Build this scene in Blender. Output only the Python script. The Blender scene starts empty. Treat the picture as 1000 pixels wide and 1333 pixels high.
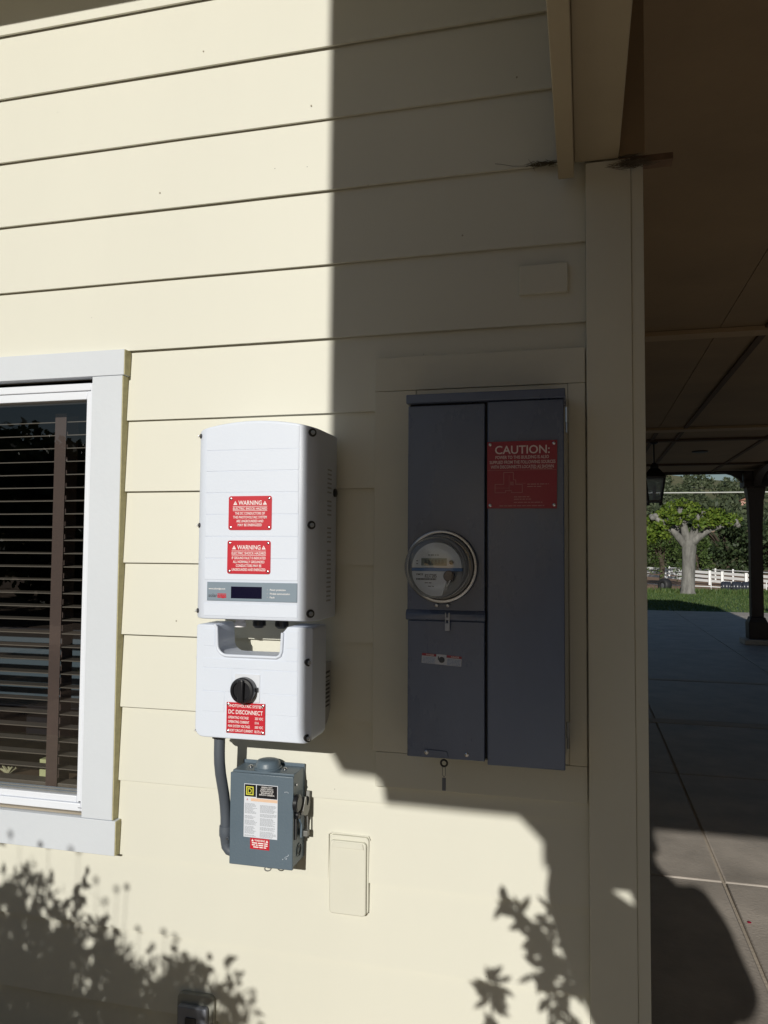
import bpy, bmesh, math, random
from mathutils import Vector, Matrix
S = bpy.context.scene
COL = S.collection
R_ = math.radians
random.seed(7)

# ------------------------------------------------------------------ camera
CAM = Vector((0.0, -1.973, 1.55))
YAW, PIT, ROL, FPX = 0.250521598, 0.0493872123, 0.00683712845, 1015.48687
F = Vector((-math.sin(YAW)*math.cos(PIT), math.cos(YAW)*math.cos(PIT), math.sin(PIT)))
R0 = Vector((math.cos(YAW), math.sin(YAW), 0)); U0 = R0.cross(F)
RR = R0*math.cos(ROL)+U0*math.sin(ROL); UU = -R0*math.sin(ROL)+U0*math.cos(ROL)
cd = bpy.data.cameras.new('camera'); cam = bpy.data.objects.new('camera', cd); COL.objects.link(cam)
m = Matrix((RR, UU, -F)).transposed().to_4x4(); m.translation = CAM
cam.matrix_world = m
cd.sensor_fit = 'VERTICAL'; cd.sensor_height = 36.0; cd.lens = FPX/1333*36.0
cd.clip_start = 0.02; cd.clip_end = 3000
S.camera = cam

# ------------------------------------------------------------------ sky, sun, exposure
SUN_EL, SUN_AZ = R_(20.3), R_(3.0)          # low sun behind the viewer, a little to the left
w = bpy.data.worlds.new('World'); S.world = w; w.use_nodes = True
nt = w.node_tree; nt.nodes.clear()
sky = nt.nodes.new('ShaderNodeTexSky'); sky.sky_type = 'NISHITA'; sky.sun_disc = False
sky.sun_elevation = SUN_EL; sky.sun_rotation = math.pi+SUN_AZ
sky.air_density = 1.0; sky.dust_density = 0.4; sky.ozone_density = 1.6
bg = nt.nodes.new('ShaderNodeBackground'); bg.inputs['Strength'].default_value = 0.05
wo = nt.nodes.new('ShaderNodeOutputWorld')
nt.links.new(sky.outputs[0], bg.inputs[0]); nt.links.new(bg.outputs[0], wo.inputs[0])
sl = bpy.data.lights.new('sun', 'SUN'); sl.energy = 5.0; sl.angle = R_(0.5); sl.color = (1.0, 0.966, 0.880)
so = bpy.data.objects.new('sun', sl); COL.objects.link(so); so.location = (-2, -20, 9)
sd = Vector((math.sin(SUN_AZ)*math.cos(SUN_EL), math.cos(SUN_AZ)*math.cos(SUN_EL), -math.sin(SUN_EL)))
so.rotation_euler = sd.to_track_quat('-Z', 'Y').to_euler()
TE = math.tan(SUN_EL)/math.cos(SUN_AZ); TA = math.tan(SUN_AZ)
vs = S.view_settings; vs.view_transform = 'Standard'; vs.look = 'None'; vs.exposure = -0.45; vs.gamma = 1.0
vs.use_curve_mapping = False
S.render.engine = 'CYCLES'
S.cycles.use_denoising = True
S.cycles.max_bounces = 10; S.cycles.diffuse_bounces = 5; S.cycles.glossy_bounces = 4
S.cycles.transmission_bounces = 6; S.cycles.transparent_max_bounces = 12
S.cycles.caustics_reflective = False; S.cycles.caustics_refractive = False

# ------------------------------------------------------------------ materials
MAT = {}
def pm(name, col, rough=0.6, metal=0.0, spec=0.5, var=0.08, scale=3.0, stretch=(1, 1, 1), bump=0.0, bscale=40.0,
       bstretch=(1, 1, 1), tint=None, specks=0.0, coat=0.0):
    """painted / natural surface: base colour broken up by two noises, fine relief, optional dark specks"""
    if name in MAT: return MAT[name]
    ma = bpy.data.materials.new(name); ma.use_nodes = True; t = ma.node_tree
    b = t.nodes['Principled BSDF']; N = t.nodes.new; L = t.links.new
    b.inputs['Roughness'].default_value = rough; b.inputs['Metallic'].default_value = metal
    b.inputs['Specular IOR Level'].default_value = spec
    b.inputs['Coat Weight'].default_value = coat
    tc = N('ShaderNodeTexCoord')
    mp = N('ShaderNodeMapping'); mp.inputs['Scale'].default_value = stretch; L(tc.outputs['Object'], mp.inputs[0])
    n1 = N('ShaderNodeTexNoise'); n1.inputs['Scale'].default_value = scale; n1.inputs['Detail'].default_value = 6
    n1.inputs['Roughness'].default_value = 0.62; L(mp.outputs[0], n1.inputs[0])
    cr = N('ShaderNodeMapRange'); cr.inputs[1].default_value = 0.28; cr.inputs[2].default_value = 0.72
    L(n1.outputs[0], cr.inputs[0])
    mx = N('ShaderNodeMix'); mx.data_type = 'RGBA'
    lo = tint if tint else tuple(c*(1-var) for c in col); hi = tuple(min(1, c*(1+var*0.6)) for c in col)
    mx.inputs[6].default_value = (*lo, 1); mx.inputs[7].default_value = (*hi, 1)
    L(cr.outputs[0], mx.inputs[0]); out = mx.outputs[2]
    if specks > 0:
        vo = N('ShaderNodeTexVoronoi'); vo.inputs['Scale'].default_value = 9.0; L(tc.outputs['Object'], vo.inputs[0])
        lt = N('ShaderNodeMath'); lt.operation = 'LESS_THAN'; lt.inputs[1].default_value = specks
        L(vo.outputs['Distance'], lt.inputs[0])
        m2 = N('ShaderNodeMix'); m2.data_type = 'RGBA'; L(lt.outputs[0], m2.inputs[0]); L(out, m2.inputs[6])
        m2.inputs[7].default_value = (*[c*0.35 for c in col], 1); out = m2.outputs[2]
    L(out, b.inputs['Base Color'])
    rr = N('ShaderNodeMapRange'); rr.inputs[3].default_value = max(0.02, rough-0.08); rr.inputs[4].default_value = min(1, rough+0.08)
    L(n1.outputs[0], rr.inputs[0]); L(rr.outputs[0], b.inputs['Roughness'])
    if bump > 0:
        mb = N('ShaderNodeMapping'); mb.inputs['Scale'].default_value = bstretch; L(tc.outputs['Object'], mb.inputs[0])
        n2 = N('ShaderNodeTexNoise'); n2.inputs['Scale'].default_value = bscale; n2.inputs['Detail'].default_value = 5
        L(mb.outputs[0], n2.inputs[0])
        bp = N('ShaderNodeBump'); bp.inputs['Strength'].default_value = bump; bp.inputs['Distance'].default_value = 0.01
        L(n2.outputs[0], bp.inputs['Height']); L(bp.outputs[0], b.inputs['Normal'])
    MAT[name] = ma; return ma

def leafmat(name, a, b_, rough=0.55, trans=0.25):
    if name in MAT: return MAT[name]
    ma = bpy.data.materials.new(name); ma.use_nodes = True; t = ma.node_tree; N = t.nodes.new; L = t.links.new
    b = t.nodes['Principled BSDF']; b.inputs['Roughness'].default_value = rough; b.inputs['Specular IOR Level'].default_value = 0.3
    g = N('ShaderNodeNewGeometry'); mx = N('ShaderNodeMix'); mx.data_type = 'RGBA'
    mx.inputs[6].default_value = (*a, 1); mx.inputs[7].default_value = (*b_, 1)
    L(g.outputs['Random Per Island'], mx.inputs[0]); L(mx.outputs[2], b.inputs['Base Color'])
    tr = N('ShaderNodeBsdfTranslucent'); L(mx.outputs[2], tr.inputs[0])
    ms = N('ShaderNodeMixShader'); ms.inputs[0].default_value = trans
    L(b.outputs[0], ms.inputs[1]); L(tr.outputs[0], ms.inputs[2]); L(ms.outputs[0], t.nodes['Material Output'].inputs[0])
    MAT[name] = ma; return ma

def glassmat(name, tint=(1, 1, 1), ior=1.5, boost=1.0, rough=0.0):
    if name in MAT: return MAT[name]
    ma = bpy.data.materials.new(name); ma.use_nodes = True; t = ma.node_tree; t.nodes.clear(); N = t.nodes.new; L = t.links.new
    tr = N('ShaderNodeBsdfTransparent'); tr.inputs[0].default_value = (*tint, 1)
    gl = N('ShaderNodeBsdfGlossy'); gl.inputs['Roughness'].default_value = rough
    ge = N('ShaderNodeNewGeometry'); dt = N('ShaderNodeVectorMath'); dt.operation = 'DOT_PRODUCT'
    L(ge.outputs['Normal'], dt.inputs[0]); L(ge.outputs['Incoming'], dt.inputs[1])
    ab = N('ShaderNodeMath'); ab.operation = 'ABSOLUTE'; L(dt.outputs['Value'], ab.inputs[0])
    su = N('ShaderNodeMath'); su.operation = 'SUBTRACT'; su.inputs[0].default_value = 1.0; L(ab.outputs[0], su.inputs[1])
    po = N('ShaderNodeMath'); po.operation = 'POWER'; po.inputs[1].default_value = 5.0; L(su.outputs[0], po.inputs[0])
    f0 = ((ior-1)/(ior+1))**2*boost
    mu = N('ShaderNodeMath'); mu.operation = 'MULTIPLY_ADD'; mu.inputs[1].default_value = 1-f0; mu.inputs[2].default_value = f0; L(po.outputs[0], mu.inputs[0])
    ms = N('ShaderNodeMixShader'); L(mu.outputs[0], ms.inputs[0]); L(tr.outputs[0], ms.inputs[1]); L(gl.outputs[0], ms.inputs[2])
    o = N('ShaderNodeOutputMaterial'); L(ms.outputs[0], o.inputs[0]); MAT[name] = ma; return ma

CREAM = pm('cream_paint', (0.670, 0.660, 0.578), 0.55, var=0.03, scale=1.6, stretch=(1.2, 1, 0.35), bump=0.025, bscale=55, bstretch=(0.25, 1, 1), specks=0.013)
CREAM2 = pm('cream_board_paint', (0.660, 0.650, 0.566), 0.55, var=0.05, scale=2.5, bump=0.07, bscale=40, bstretch=(1, 1, 0.2), specks=0.01)
TAN = pm('porch_tan_paint', (0.42, 0.35, 0.235), 0.6, var=0.10, scale=2.2, bump=0.12, bscale=35, bstretch=(1, 0.2, 1))
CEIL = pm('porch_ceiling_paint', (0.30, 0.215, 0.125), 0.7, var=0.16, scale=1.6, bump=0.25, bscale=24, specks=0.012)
CASING = pm('window_casing_paint', (0.61, 0.645, 0.70), 0.5, var=0.03, scale=2.0, bump=0.06, bscale=60, specks=0.008)
ENDGRAIN = pm('board_end_tan', (0.50, 0.46, 0.27), 0.7, var=0.15, scale=20, stretch=(1, 1, 3), bump=0.3, bscale=60)
VINYL = pm('white_vinyl', (0.74, 0.77, 0.84), 0.35, var=0.02)
GLASS = glassmat('window_glass', (0.82, 0.87, 0.90), 1.5, 2.6)
CLEAR = glassmat('clear_glass', (0.93, 0.95, 0.97), 1.45, 1.3)
BROWN = pm('blind_brown', (0.095, 0.055, 0.042), 0.7, var=0.12, scale=18)
SLAT = pm('slat_brown', (0.150, 0.118, 0.092), 0.45, var=0.15, scale=12, stretch=(0.3, 1, 1))
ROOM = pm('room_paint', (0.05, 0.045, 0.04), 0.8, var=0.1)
INV = pm('inverter_white', (0.665, 0.715, 0.82), 0.42, var=0.025, scale=2.0, bump=0.05, bscale=260)
INVD = pm('inverter_side_grey', (0.36, 0.355, 0.35), 0.5, var=0.05, scale=5)
SEAM = pm('seam_grey', (0.40, 0.45, 0.55), 0.6, var=0.02)
BLACK = pm('black_plastic', (0.012, 0.012, 0.015), 0.32, var=0.1)
DARKREC = pm('dark_recess', (0.045, 0.045, 0.05), 0.6)  # dark standing in for shade inside pockets and slots, also plain dark parts
STEEL = pm('bright_steel', (0.62, 0.62, 0.64), 0.28, metal=1.0, var=0.06, scale=20)
ZINC = pm('zinc_steel', (0.26, 0.26, 0.25), 0.55, metal=0.6, var=0.15, scale=25)
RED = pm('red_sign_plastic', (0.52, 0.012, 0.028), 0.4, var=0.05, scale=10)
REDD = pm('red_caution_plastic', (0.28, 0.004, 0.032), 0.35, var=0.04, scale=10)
WHITE = pm('white_print', (0.82, 0.80, 0.80), 0.6, var=0.02)
WHITEF = pm('faded_white_print', (0.74, 0.62, 0.62), 0.6, var=0.02)
DISP = pm('display_grey', (0.20, 0.255, 0.315), 0.45, var=0.03)
LCD = pm('dark_lcd', (0.006, 0.005, 0.022), 0.15, var=0.1)
INK = pm('dark_ink', (0.05, 0.055, 0.07), 0.6, var=0.02)
INKG = pm('grey_ink', (0.30, 0.32, 0.36), 0.6, var=0.02)
BOXG = pm('grey_enamel', (0.104, 0.143, 0.182), 0.42, var=0.06, scale=6, bump=0.08, bscale=180)
CONDUIT = pm('grey_pvc', (0.085, 0.100, 0.125), 0.5, var=0.10, scale=9, stretch=(1, 1, 0.3))
STICKER = pm('label_paper', (0.66, 0.69, 0.76), 0.5, var=0.03)
PEACH = pm('label_peach', (0.72, 0.50, 0.36), 0.5, var=0.02)
YELLOW = pm('label_yellow', (0.62, 0.60, 0.06), 0.5, var=0.02)
PANEL = pm('meter_panel_enamel', (0.103, 0.136, 0.225), 0.28, var=0.16, scale=5, stretch=(1, 1, 0.4), bump=0.10, bscale=14)
PANELD = pm('meter_panel_gap', (0.02, 0.022, 0.03), 0.6)
METERF = pm('meter_face', (0.66, 0.70, 0.76), 0.5, var=0.04)
METERG = pm('meter_base_grey', (0.24, 0.25, 0.27), 0.5, var=0.05)
METERB = pm('meter_band_blue', (0.10, 0.20, 0.42), 0.5, var=0.04)
LCDG = pm('meter_lcd', (0.12, 0.16, 0.165), 0.3, var=0.05)
CLEARTAG = pm('seal_plastic', (0.42, 0.46, 0.55), 0.25, var=0.1, scale=60)
COVERG = pm('outlet_cover_grey', (0.22, 0.235, 0.28), 0.3, var=0.08, scale=20)
CONC = pm('concrete', (0.47, 0.42, 0.375), 0.56, var=0.32, scale=2.6, bump=0.25, bscale=70, specks=0.014)
CONCE = pm('concrete_edge', (0.50, 0.44, 0.37), 0.7, var=0.12, scale=6, bump=0.3, bscale=60)
SOIL = pm('bounce_gravel', (0.44, 0.345, 0.22), 0.95, var=0.3, scale=8, bump=0.8, bscale=30)  # light tan chosen to bounce warm light onto the shaded wall
DIRT = pm('arena_dirt', (0.30, 0.19, 0.125), 0.95, var=0.16, scale=0.5, bump=0.3, bscale=4)
LAWN = pm('lawn_green', (0.055, 0.115, 0.040), 0.9, var=0.35, scale=1.2, bump=0.6, bscale=25)
HILLM = pm('hillside_scrub', (0.17, 0.15, 0.075), 0.95, var=0.45, scale=0.03, bump=0.3, bscale=0.6, tint=(0.06, 0.085, 0.035))
DKWOOD = pm('dark_brown_post', (0.030, 0.020, 0.015), 0.55, var=0.2, scale=6, stretch=(1, 1, 0.2))
ROOFM = pm('roof_shingle', (0.13, 0.105, 0.09), 0.9, var=0.3, scale=12, bump=0.5, bscale=20)
IRON = pm('black_iron', (0.012, 0.012, 0.013), 0.45, var=0.1)
FROST = bpy.data.materials.new('lantern_glass'); FROST.use_nodes = True
_t = FROST.node_tree; _t.nodes['Principled BSDF'].inputs['Base Color'].default_value = (0.62, 0.62, 0.64, 1)
_a, _b, _c, _d = [_t.nodes.new('ShaderNode'+q) for q in ('BsdfTransparent', 'BsdfTranslucent', 'MixShader', 'MixShader')]
_a.inputs[0].default_value = (0.8, 0.82, 0.85, 1); _b.inputs[0].default_value = (0.75, 0.76, 0.78, 1); _c.inputs[0].default_value = 0.75; _d.inputs[0].default_value = 0.5
_t.links.new(_t.nodes['Principled BSDF'].outputs[0], _c.inputs[1]); _t.links.new(_b.outputs[0], _c.inputs[2])
_t.links.new(_c.outputs[0], _d.inputs[1]); _t.links.new(_a.outputs[0], _d.inputs[2]); _t.links.new(_d.outputs[0], _t.nodes['Material Output'].inputs[0])
BARK = pm('pale_bark', (0.215, 0.208, 0.195), 0.9, var=0.55, scale=7, stretch=(1, 1, 0.30), bump=1.0, bscale=9, bstretch=(1, 1, 0.3))
BARKD = pm('dark_bark', (0.07, 0.055, 0.04), 0.95, var=0.3, scale=4, bump=0.6, bscale=10)
CUT = pm('cut_wood', (0.30, 0.22, 0.165), 0.9, var=0.2, scale=12)
FENCEW = pm('fence_white', (0.78, 0.79, 0.80), 0.5, var=0.04, scale=1)
TYRE = pm('tyre_rubber', (0.022, 0.022, 0.024), 0.6, var=0.25, scale=8, bump=0.3, bscale=20)
DRUM = pm('blue_black_drum', (0.035, 0.040, 0.055), 0.3, var=0.2, scale=6)
CONER = pm('orange_red_cone', (0.62, 0.06, 0.03), 0.5, var=0.08)
HOSE = pm('lime_hose', (0.40, 0.62, 0.04), 0.5, var=0.05)
WIRE = pm('cable_grey', (0.50, 0.52, 0.50), 0.6, var=0.05)
WEB = pm('dusty_web', (0.13, 0.105, 0.075), 0.95, var=0.3, scale=60)
STRAW = pm('dry_straw', (0.10, 0.085, 0.05), 0.9, var=0.3, scale=30)
LEAF_M = leafmat('mulberry_leaf', (0.085, 0.155, 0.022), (0.18, 0.24, 0.035))
LEAF_O = leafmat('oak_leaf', (0.020, 0.036, 0.016), (0.050, 0.075, 0.030), trans=0.1)
LEAF_O2 = leafmat('grey_oak_leaf', (0.045, 0.062, 0.035), (0.085, 0.105, 0.055), trans=0.12)
LEAF_P = leafmat('pepper_leaf', (0.045, 0.085, 0.022), (0.105, 0.155, 0.045))
LEAF_S = leafmat('shrub_leaf', (0.06, 0.085, 0.04), (0.10, 0.13, 0.06), trans=0.08)
GRASSM = leafmat('grass_blade', (0.06, 0.12, 0.035), (0.12, 0.16, 0.045))
SKIN = pm('skin', (0.48, 0.28, 0.20), 0.55, var=0.05); SHIRT = pm('blue_shirt', (0.06, 0.09, 0.16), 0.8, var=0.1)
JEANS = pm('jeans', (0.04, 0.05, 0.08), 0.85, var=0.15); HAIR = pm('dark_hair', (0.03, 0.02, 0.015), 0.6)

# ------------------------------------------------------------------ mesh helpers
def wloc(o):
    v = Vector((0, 0, 0))
    while o is not None: v += o.location; o = o.parent
    return v

class MB:
    def __init__(s): s.v = []; s.f = []; s.mi = []
    def add(s, vs_, fs, mi=0):
        n = len(s.v); s.v += [tuple(p) for p in vs_]; s.f += [tuple(i+n for i in q) for q in fs]; s.mi += [mi]*len(fs); return s
    def box(s, x0, x1, y0, y1, z0, z1, mi=0):
        p = [(x0, y0, z0), (x1, y0, z0), (x1, y1, z0), (x0, y1, z0), (x0, y0, z1), (x1, y0, z1), (x1, y1, z1), (x0, y1, z1)]
        return s.add(p, [(0, 3, 2, 1), (4, 5, 6, 7), (0, 1, 5, 4), (1, 2, 6, 5), (2, 3, 7, 6), (3, 0, 4, 7)], mi)
    def prism(s, poly, axis, a, b, mi=0):
        """poly in the two other axes (x,z for axis y; y,z for axis x; x,y for axis z)"""
        def pt(q, t): return {'y': (q[0], t, q[1]), 'x': (t, q[0], q[1]), 'z': (q[0], q[1], t)}[axis]
        n = len(poly); p = [pt(q, a) for q in poly]+[pt(q, b) for q in poly]
        fs = [tuple(range(n)), tuple(range(2*n-1, n-1, -1))]+[(i, i+n, (i+1) % n+n, (i+1) % n) for i in range(n)]
        return s.add(p, fs, mi)
    def tube(s, pts, r, n=8, mi=0, cap=True):
        pts = [Vector(p) for p in pts]; rs = r if isinstance(r, (list, tuple)) else [r]*len(pts)
        k = len(pts); vs_ = []; up = None
        for i, p in enumerate(pts):
            d = (pts[min(i+1, k-1)]-pts[max(i-1, 0)]).normalized()
            if up is None: up = Vector((0, 0, 1)) if abs(d.z) < 0.9 else Vector((1, 0, 0))
            a = d.cross(up).normalized(); b = a.cross(d).normalized(); up = b
            for j in range(n):
                t = 2*math.pi*j/n; vs_.append(p+a*(math.cos(t)*rs[i])+b*(math.sin(t)*rs[i]))
        fs = [(i*n+j, i*n+(j+1) % n, (i+1)*n+(j+1) % n, (i+1)*n+j) for i in range(k-1) for j in range(n)]
        if cap: fs += [tuple(range(n-1, -1, -1)), tuple((k-1)*n+j for j in range(n))]
        return s.add(vs_, fs, mi)
    def lathe(s, c, axis, prof, n=32, mi=0, closed=False):
        """prof = list of (radius, offset along axis)"""
        ax = Vector(axis).normalized(); up = Vector((0, 0, 1)) if abs(ax.z) < 0.9 else Vector((1, 0, 0))
        a = ax.cross(up).normalized(); b = ax.cross(a).normalized(); c = Vector(c); vs_ = []
        for r, o in prof:
            for j in range(n):
                t = 2*math.pi*j/n; vs_.append(c+ax*o+a*(r*math.cos(t))+b*(r*math.sin(t)))
        k = len(prof)
        fs = [(i*n+j, i*n+(j+1) % n, (i+1)*n+(j+1) % n, (i+1)*n+j) for i in range(k-1) for j in range(n)]
        if closed: fs += [((k-1)*n+j, (k-1)*n+(j+1) % n, (j+1) % n, j) for j in range(n)]
        else:
            if prof[0][0] > 1e-5: fs.append(tuple(range(n-1, -1, -1)))
            if prof[-1][0] > 1e-5: fs.append(tuple((k-1)*n+j for j in range(n)))
        return s.add(vs_, fs, mi)
    def build(s, name, mat, parent=None, bevel=0.0, seg=2, smooth=False, ang=35):
        me = bpy.data.meshes.new(name); o = bpy.data.objects.new(name, me)
        if parent is None: off = Vector((0, 0, 0))
        else: off = wloc(parent)
        if parent is None and s.v:
            xs = [p[0] for p in s.v]; ys = [p[1] for p in s.v]; zs = [p[2] for p in s.v]
            off = Vector(((min(xs)+max(xs))/2, (min(ys)+max(ys))/2, min(zs))); o.location = off
        me.from_pydata([(p[0]-off.x, p[1]-off.y, p[2]-off.z) for p in s.v], [], s.f)
        for mm in (mat if isinstance(mat, (list, tuple)) else [mat]): me.materials.append(mm)
        if any(s.mi): me.polygons.foreach_set('material_index', s.mi)
        bm = bmesh.new(); bm.from_mesh(me); bmesh.ops.recalc_face_normals(bm, faces=bm.faces); bm.to_mesh(me); bm.free()
        COL.objects.link(o)
        if parent is not None: o.parent = parent
        if smooth or bevel:
            me.shade_smooth(); me.set_sharp_from_angle(angle=R_(ang))
        if bevel:
            b = o.modifiers.new('edges', 'BEVEL'); b.width = bevel; b.segments = seg; b.limit_method = 'ANGLE'; b.angle_limit = R_(40)
            b.harden_normals = False
            me.shade_smooth(); me.set_sharp_from_angle(angle=R_(60))
        return o

def thing(name, label, cat, loc, group=None, kind=None):
    o = bpy.data.objects.new(name, None); o.empty_display_size = 0.1; COL.objects.link(o); o.location = loc
    o['label'] = label
    if cat: o['category'] = cat
    if group: o['group'] = group
    if kind: o['kind'] = kind
    return o
def tag(o, label=None, cat=None, group=None, kind=None):
    if label: o['label'] = label
    if cat: o['category'] = cat
    if group: o['group'] = group
    if kind: o['kind'] = kind
    return o
def box(name, mat, parent, x0, x1, y0, y1, z0, z1, bevel=0.0, seg=2):
    return MB().box(x0, x1, y0, y1, z0, z1).build(name, mat, parent, bevel, seg)

_fc = bpy.data.curves.new('font', 'FONT'); _fc.resolution_u = 3; _fc.offset = 0.012
_fo = bpy.data.objects.new('font', _fc); COL.objects.link(_fo)
def _glyphs(sx):
    _fc.body = sx; _fc.size = 1.0
    dg = bpy.context.evaluated_depsgraph_get(); dg.update()
    me = bpy.data.meshes.new_from_object(_fo.evaluated_get(dg))
    vs_ = [(v.co.x, v.co.y) for v in me.vertices]; fs = [tuple(p.vertices) for p in me.polygons]
    bpy.data.meshes.remove(me); return vs_, fs
_CAP = None
def lettering(name, mat, parent, lines, y, rot=0.0, pivot=(0, 0), side=None):
    """lines: (text, x, z of baseline, cap height, width or None, 'c'|'l'); printed on the plane y, facing the viewer"""
    global _CAP
    if _CAP is None: _CAP = max(p[1] for p in _glyphs('H')[0])
    mb = MB()
    for sx, x, z, h, wd, al in lines:
        vs_, fs = _glyphs(sx)
        if not vs_: continue
        x0 = min(p[0] for p in vs_); x1 = max(p[0] for p in vs_); k = h/_CAP; kx = wd/(x1-x0) if wd else k
        ox = x-(x0 if al == 'l' else (x0+x1)/2)*kx
        out = []
        for px, pz in vs_:
            X = ox+px*kx; Z = z+pz*k; dx, dz = X-pivot[0], Z-pivot[1]
            out.append((pivot[0]+dx*math.cos(rot)-dz*math.sin(rot), y, pivot[1]+dx*math.sin(rot)+dz*math.cos(rot)))
        mb.add(out, fs)
    return mb.build(name, mat, parent)
def bars(mb, x0, x1, z, h, y, rng, gap=0.18):
    """a line of print too small to read: short dashes of word length"""
    x = x0
    while x < x1-h:
        l = rng.uniform(2.0, 6.5)*h; e = min(x1, x+l)
        mb.add([(x, y, z), (e, y, z), (e, y, z+h), (x, y, z+h)], [(0, 1, 2, 3)]); x = e+h*0.9

def leaves(mb, n, sampler, s0, s1, rng, flat=0.0, long=1.9):
    """pointed leaf-shaped faces scattered by the sampler"""
    for _ in range(n):
        c = Vector(sampler()); d = Vector((rng.gauss(0, 1), rng.gauss(0, 1), rng.gauss(0, 1-flat)-flat*0.6)).normalized()
        e = d.cross(Vector((rng.gauss(0, 1), rng.gauss(0, 1), rng.gauss(0, 1))))
        if e.length < 1e-3: continue
        e.normalize(); l = rng.uniform(s0, s1); wv = e*(l/long*0.5)
        mb.add([c-d*l*0.5, c+wv-d*l*0.05, c+d*l*0.5, c-wv-d*l*0.05], [(0, 1, 2, 3)])
def blob_sampler(blobs, rng):
    """blobs: (centre, radii); points near the shells of the blobs, so clumps with gaps between"""
    wts = [b[1][0]*b[1][2] for b in blobs]
    def f():
        c, r = rng.choices(blobs, wts)[0]
        d = Vector((rng.gauss(0, 1), rng.gauss(0, 1), rng.gauss(0, 1))).normalized(); k = rng.uniform(0.55, 1.05)
        return (c[0]+d.x*r[0]*k, c[1]+d.y*r[1]*k, c[2]+d.z*r[2]*k)
    return f

# ================================================================== ground and terrain
def gz(x, y):
    z = -0.03
    if y > 31: t = min(1, (y-31)/20.0); z -= 0.66*t*(2-t)*0.95
    if y > 120:
        t = (y-120)/300.0; z += 38*min(1.15, t)**1.15*(0.93+0.10*math.sin(x*0.021+0.8)+0.05*math.sin(x*0.06))
    return z
mb = MB(); xs = [-400+20*i for i in range(51)]; ys = [-60, -30, -10, 0, 10, 20, 31, 34, 38, 42, 47, 52, 60, 75, 95, 120]+[140+20*i for i in range(22)]
for y in ys:
    for x in xs: mb.v.append((x, y, gz(x, y)))
nx = len(xs)
for j in range(len(ys)-1):
    for i in range(nx-1):
        mb.f.append((j*nx+i, j*nx+i+1, (j+1)*nx+i+1, (j+1)*nx+i)); mb.mi.append(1 if ys[j] >= 95 else 0)
tag(mb.build('terrain', [DIRT, HILLM], None, smooth=True), kind='structure')

# lawn sheet beyond the driveway, with blades along its rough edges
mb = MB(); lx = [-14+2*i for i in range(20)]
for i, x in enumerate(lx):
    e = 31.2+0.35*math.sin(x*0.9)+0.2*math.sin(x*2.3)
    mb.v += [(x, 20.2, -0.012), (x, 25.0, -0.010), (x, e, -0.006)]
for i in range(len(lx)-1):
    for k in range(2): mb.f.append((i*3+k, i*3+3+k, i*3+4+k, i*3+1+k)); mb.mi.append(0)
tag(mb.build('lawn', LAWN), kind='structure')
rng = random.Random(3); mb = MB()
for _ in range(26000):
    t = rng.random(); x = rng.uniform(0.8, 9.5)
    y = 20.25+rng.random()**0.8*11.2
    h = rng.uniform(0.03, 0.055)
    if y > 29.6: h = rng.uniform(0.06, 0.20)*(1.0 if rng.random() < 0.6 else 0.5)
    a = rng.uniform(0, 6.28); wd = h*0.16+0.006; dx, dy = math.cos(a)*wd, math.sin(a)*wd; lx_, ly_ = rng.gauss(0, h*0.3), rng.gauss(0, h*0.3)
    mb.add([(x-dx, y-dy, -0.012), (x+dx, y+dy, -0.012), (x+lx_, y+ly_, h)], [(0, 1, 2)])
tag(mb.build('grass', GRASSM), kind='stuff')

# concrete driveway under and beyond the porch: slabs with open joints
dw = thing('driveway', 'brown concrete driveway in slabs running past the house to the lawn', None, (2.0, 8.0, 0.0), kind='structure')
box('slab_bed', CONCE, dw, -1.9, 9.0, -8.0, 20.2, -0.12, -0.014)
XJ = [[-1.9, 0.626], [0.640, 2.30], [2.314, 4.40], [4.414, 8.9]]
YJ = [-8, -4.0, -1.6, 0.10, 2.070, 3.93, 5.80, 8.12, 11.4, 14.6, 17.6, 20.19]
for xa, xb in XJ:
    for ya, yb in zip(YJ[:-1], YJ[1:]):
        if xa < 0 and yb > 0.2: xa_ = 0.150
        elif xa < 0: xa_ = -0.35
        else: xa_ = xa
        dz = random.uniform(-0.0012, 0.0012)
        box('slab', CONC, dw, xa_, xb, ya+0.006, yb-0.006, -0.10, dz, 0.006, 2)
box('joint_strip', CONCE, dw, 0.16, 6.0, 5.62, 5.785, -0.02, 0.0040)
box('joint_strip', CONCE, dw, 0.16, 6.0, 8.14, 8.27, -0.02, 0.0040)
tag(box('planting_bed', SOIL, None, -6.0, -0.36, -3.6, 0.03, -0.2, 0.015), kind='structure')  # unseen bed, lightened to reflect warm light up at the wall

# ================================================================== house wall
house = thing('house', 'cream clapboard house wall with a white cased window', 'house', (-1.0, 0.0, 0.0))
EX = 0.2032; Z0 = 3.137; XR = 0.0086; XL = -4.6
WOX0, WOX1, WOZ0, WOZ1 = -2.60, -1.345, 0.76, 2.075      # hole in the wall for the window
def plank(x0, x1, zb, dy=0.0):
    zt = zb+EX+0.022; n = max(2, int((x1-x0)/0.16)); m_ = MB(); ph = rng_w.uniform(0, 9)
    for i in range(n+1):
        x = x0+(x1-x0)*i/n; dz = 0.0006*math.sin(x*2.1+ph)+rng_w.uniform(-.00035, .00035); y0 = dy+0.0006*math.sin(x*1.3+ph*2)+rng_w.uniform(-.0002, .0002)
        m_.v += [(x, y0, zb+dz), (x, y0+0.0122, zt), (x, y0+0.0172, zt), (x, y0+0.0068, zb+dz)]
    for i in range(n):
        for j in range(4): m_.f.append((i*4+j, i*4+(j+1) % 4, i*4+4+(j+1) % 4, i*4+4+j))
    m_.f += [(3, 2, 1, 0), (n*4, n*4+1, n*4+2, n*4+3)]
    m_.build('plank', CREAM, house, smooth=True, ang=30)
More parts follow.
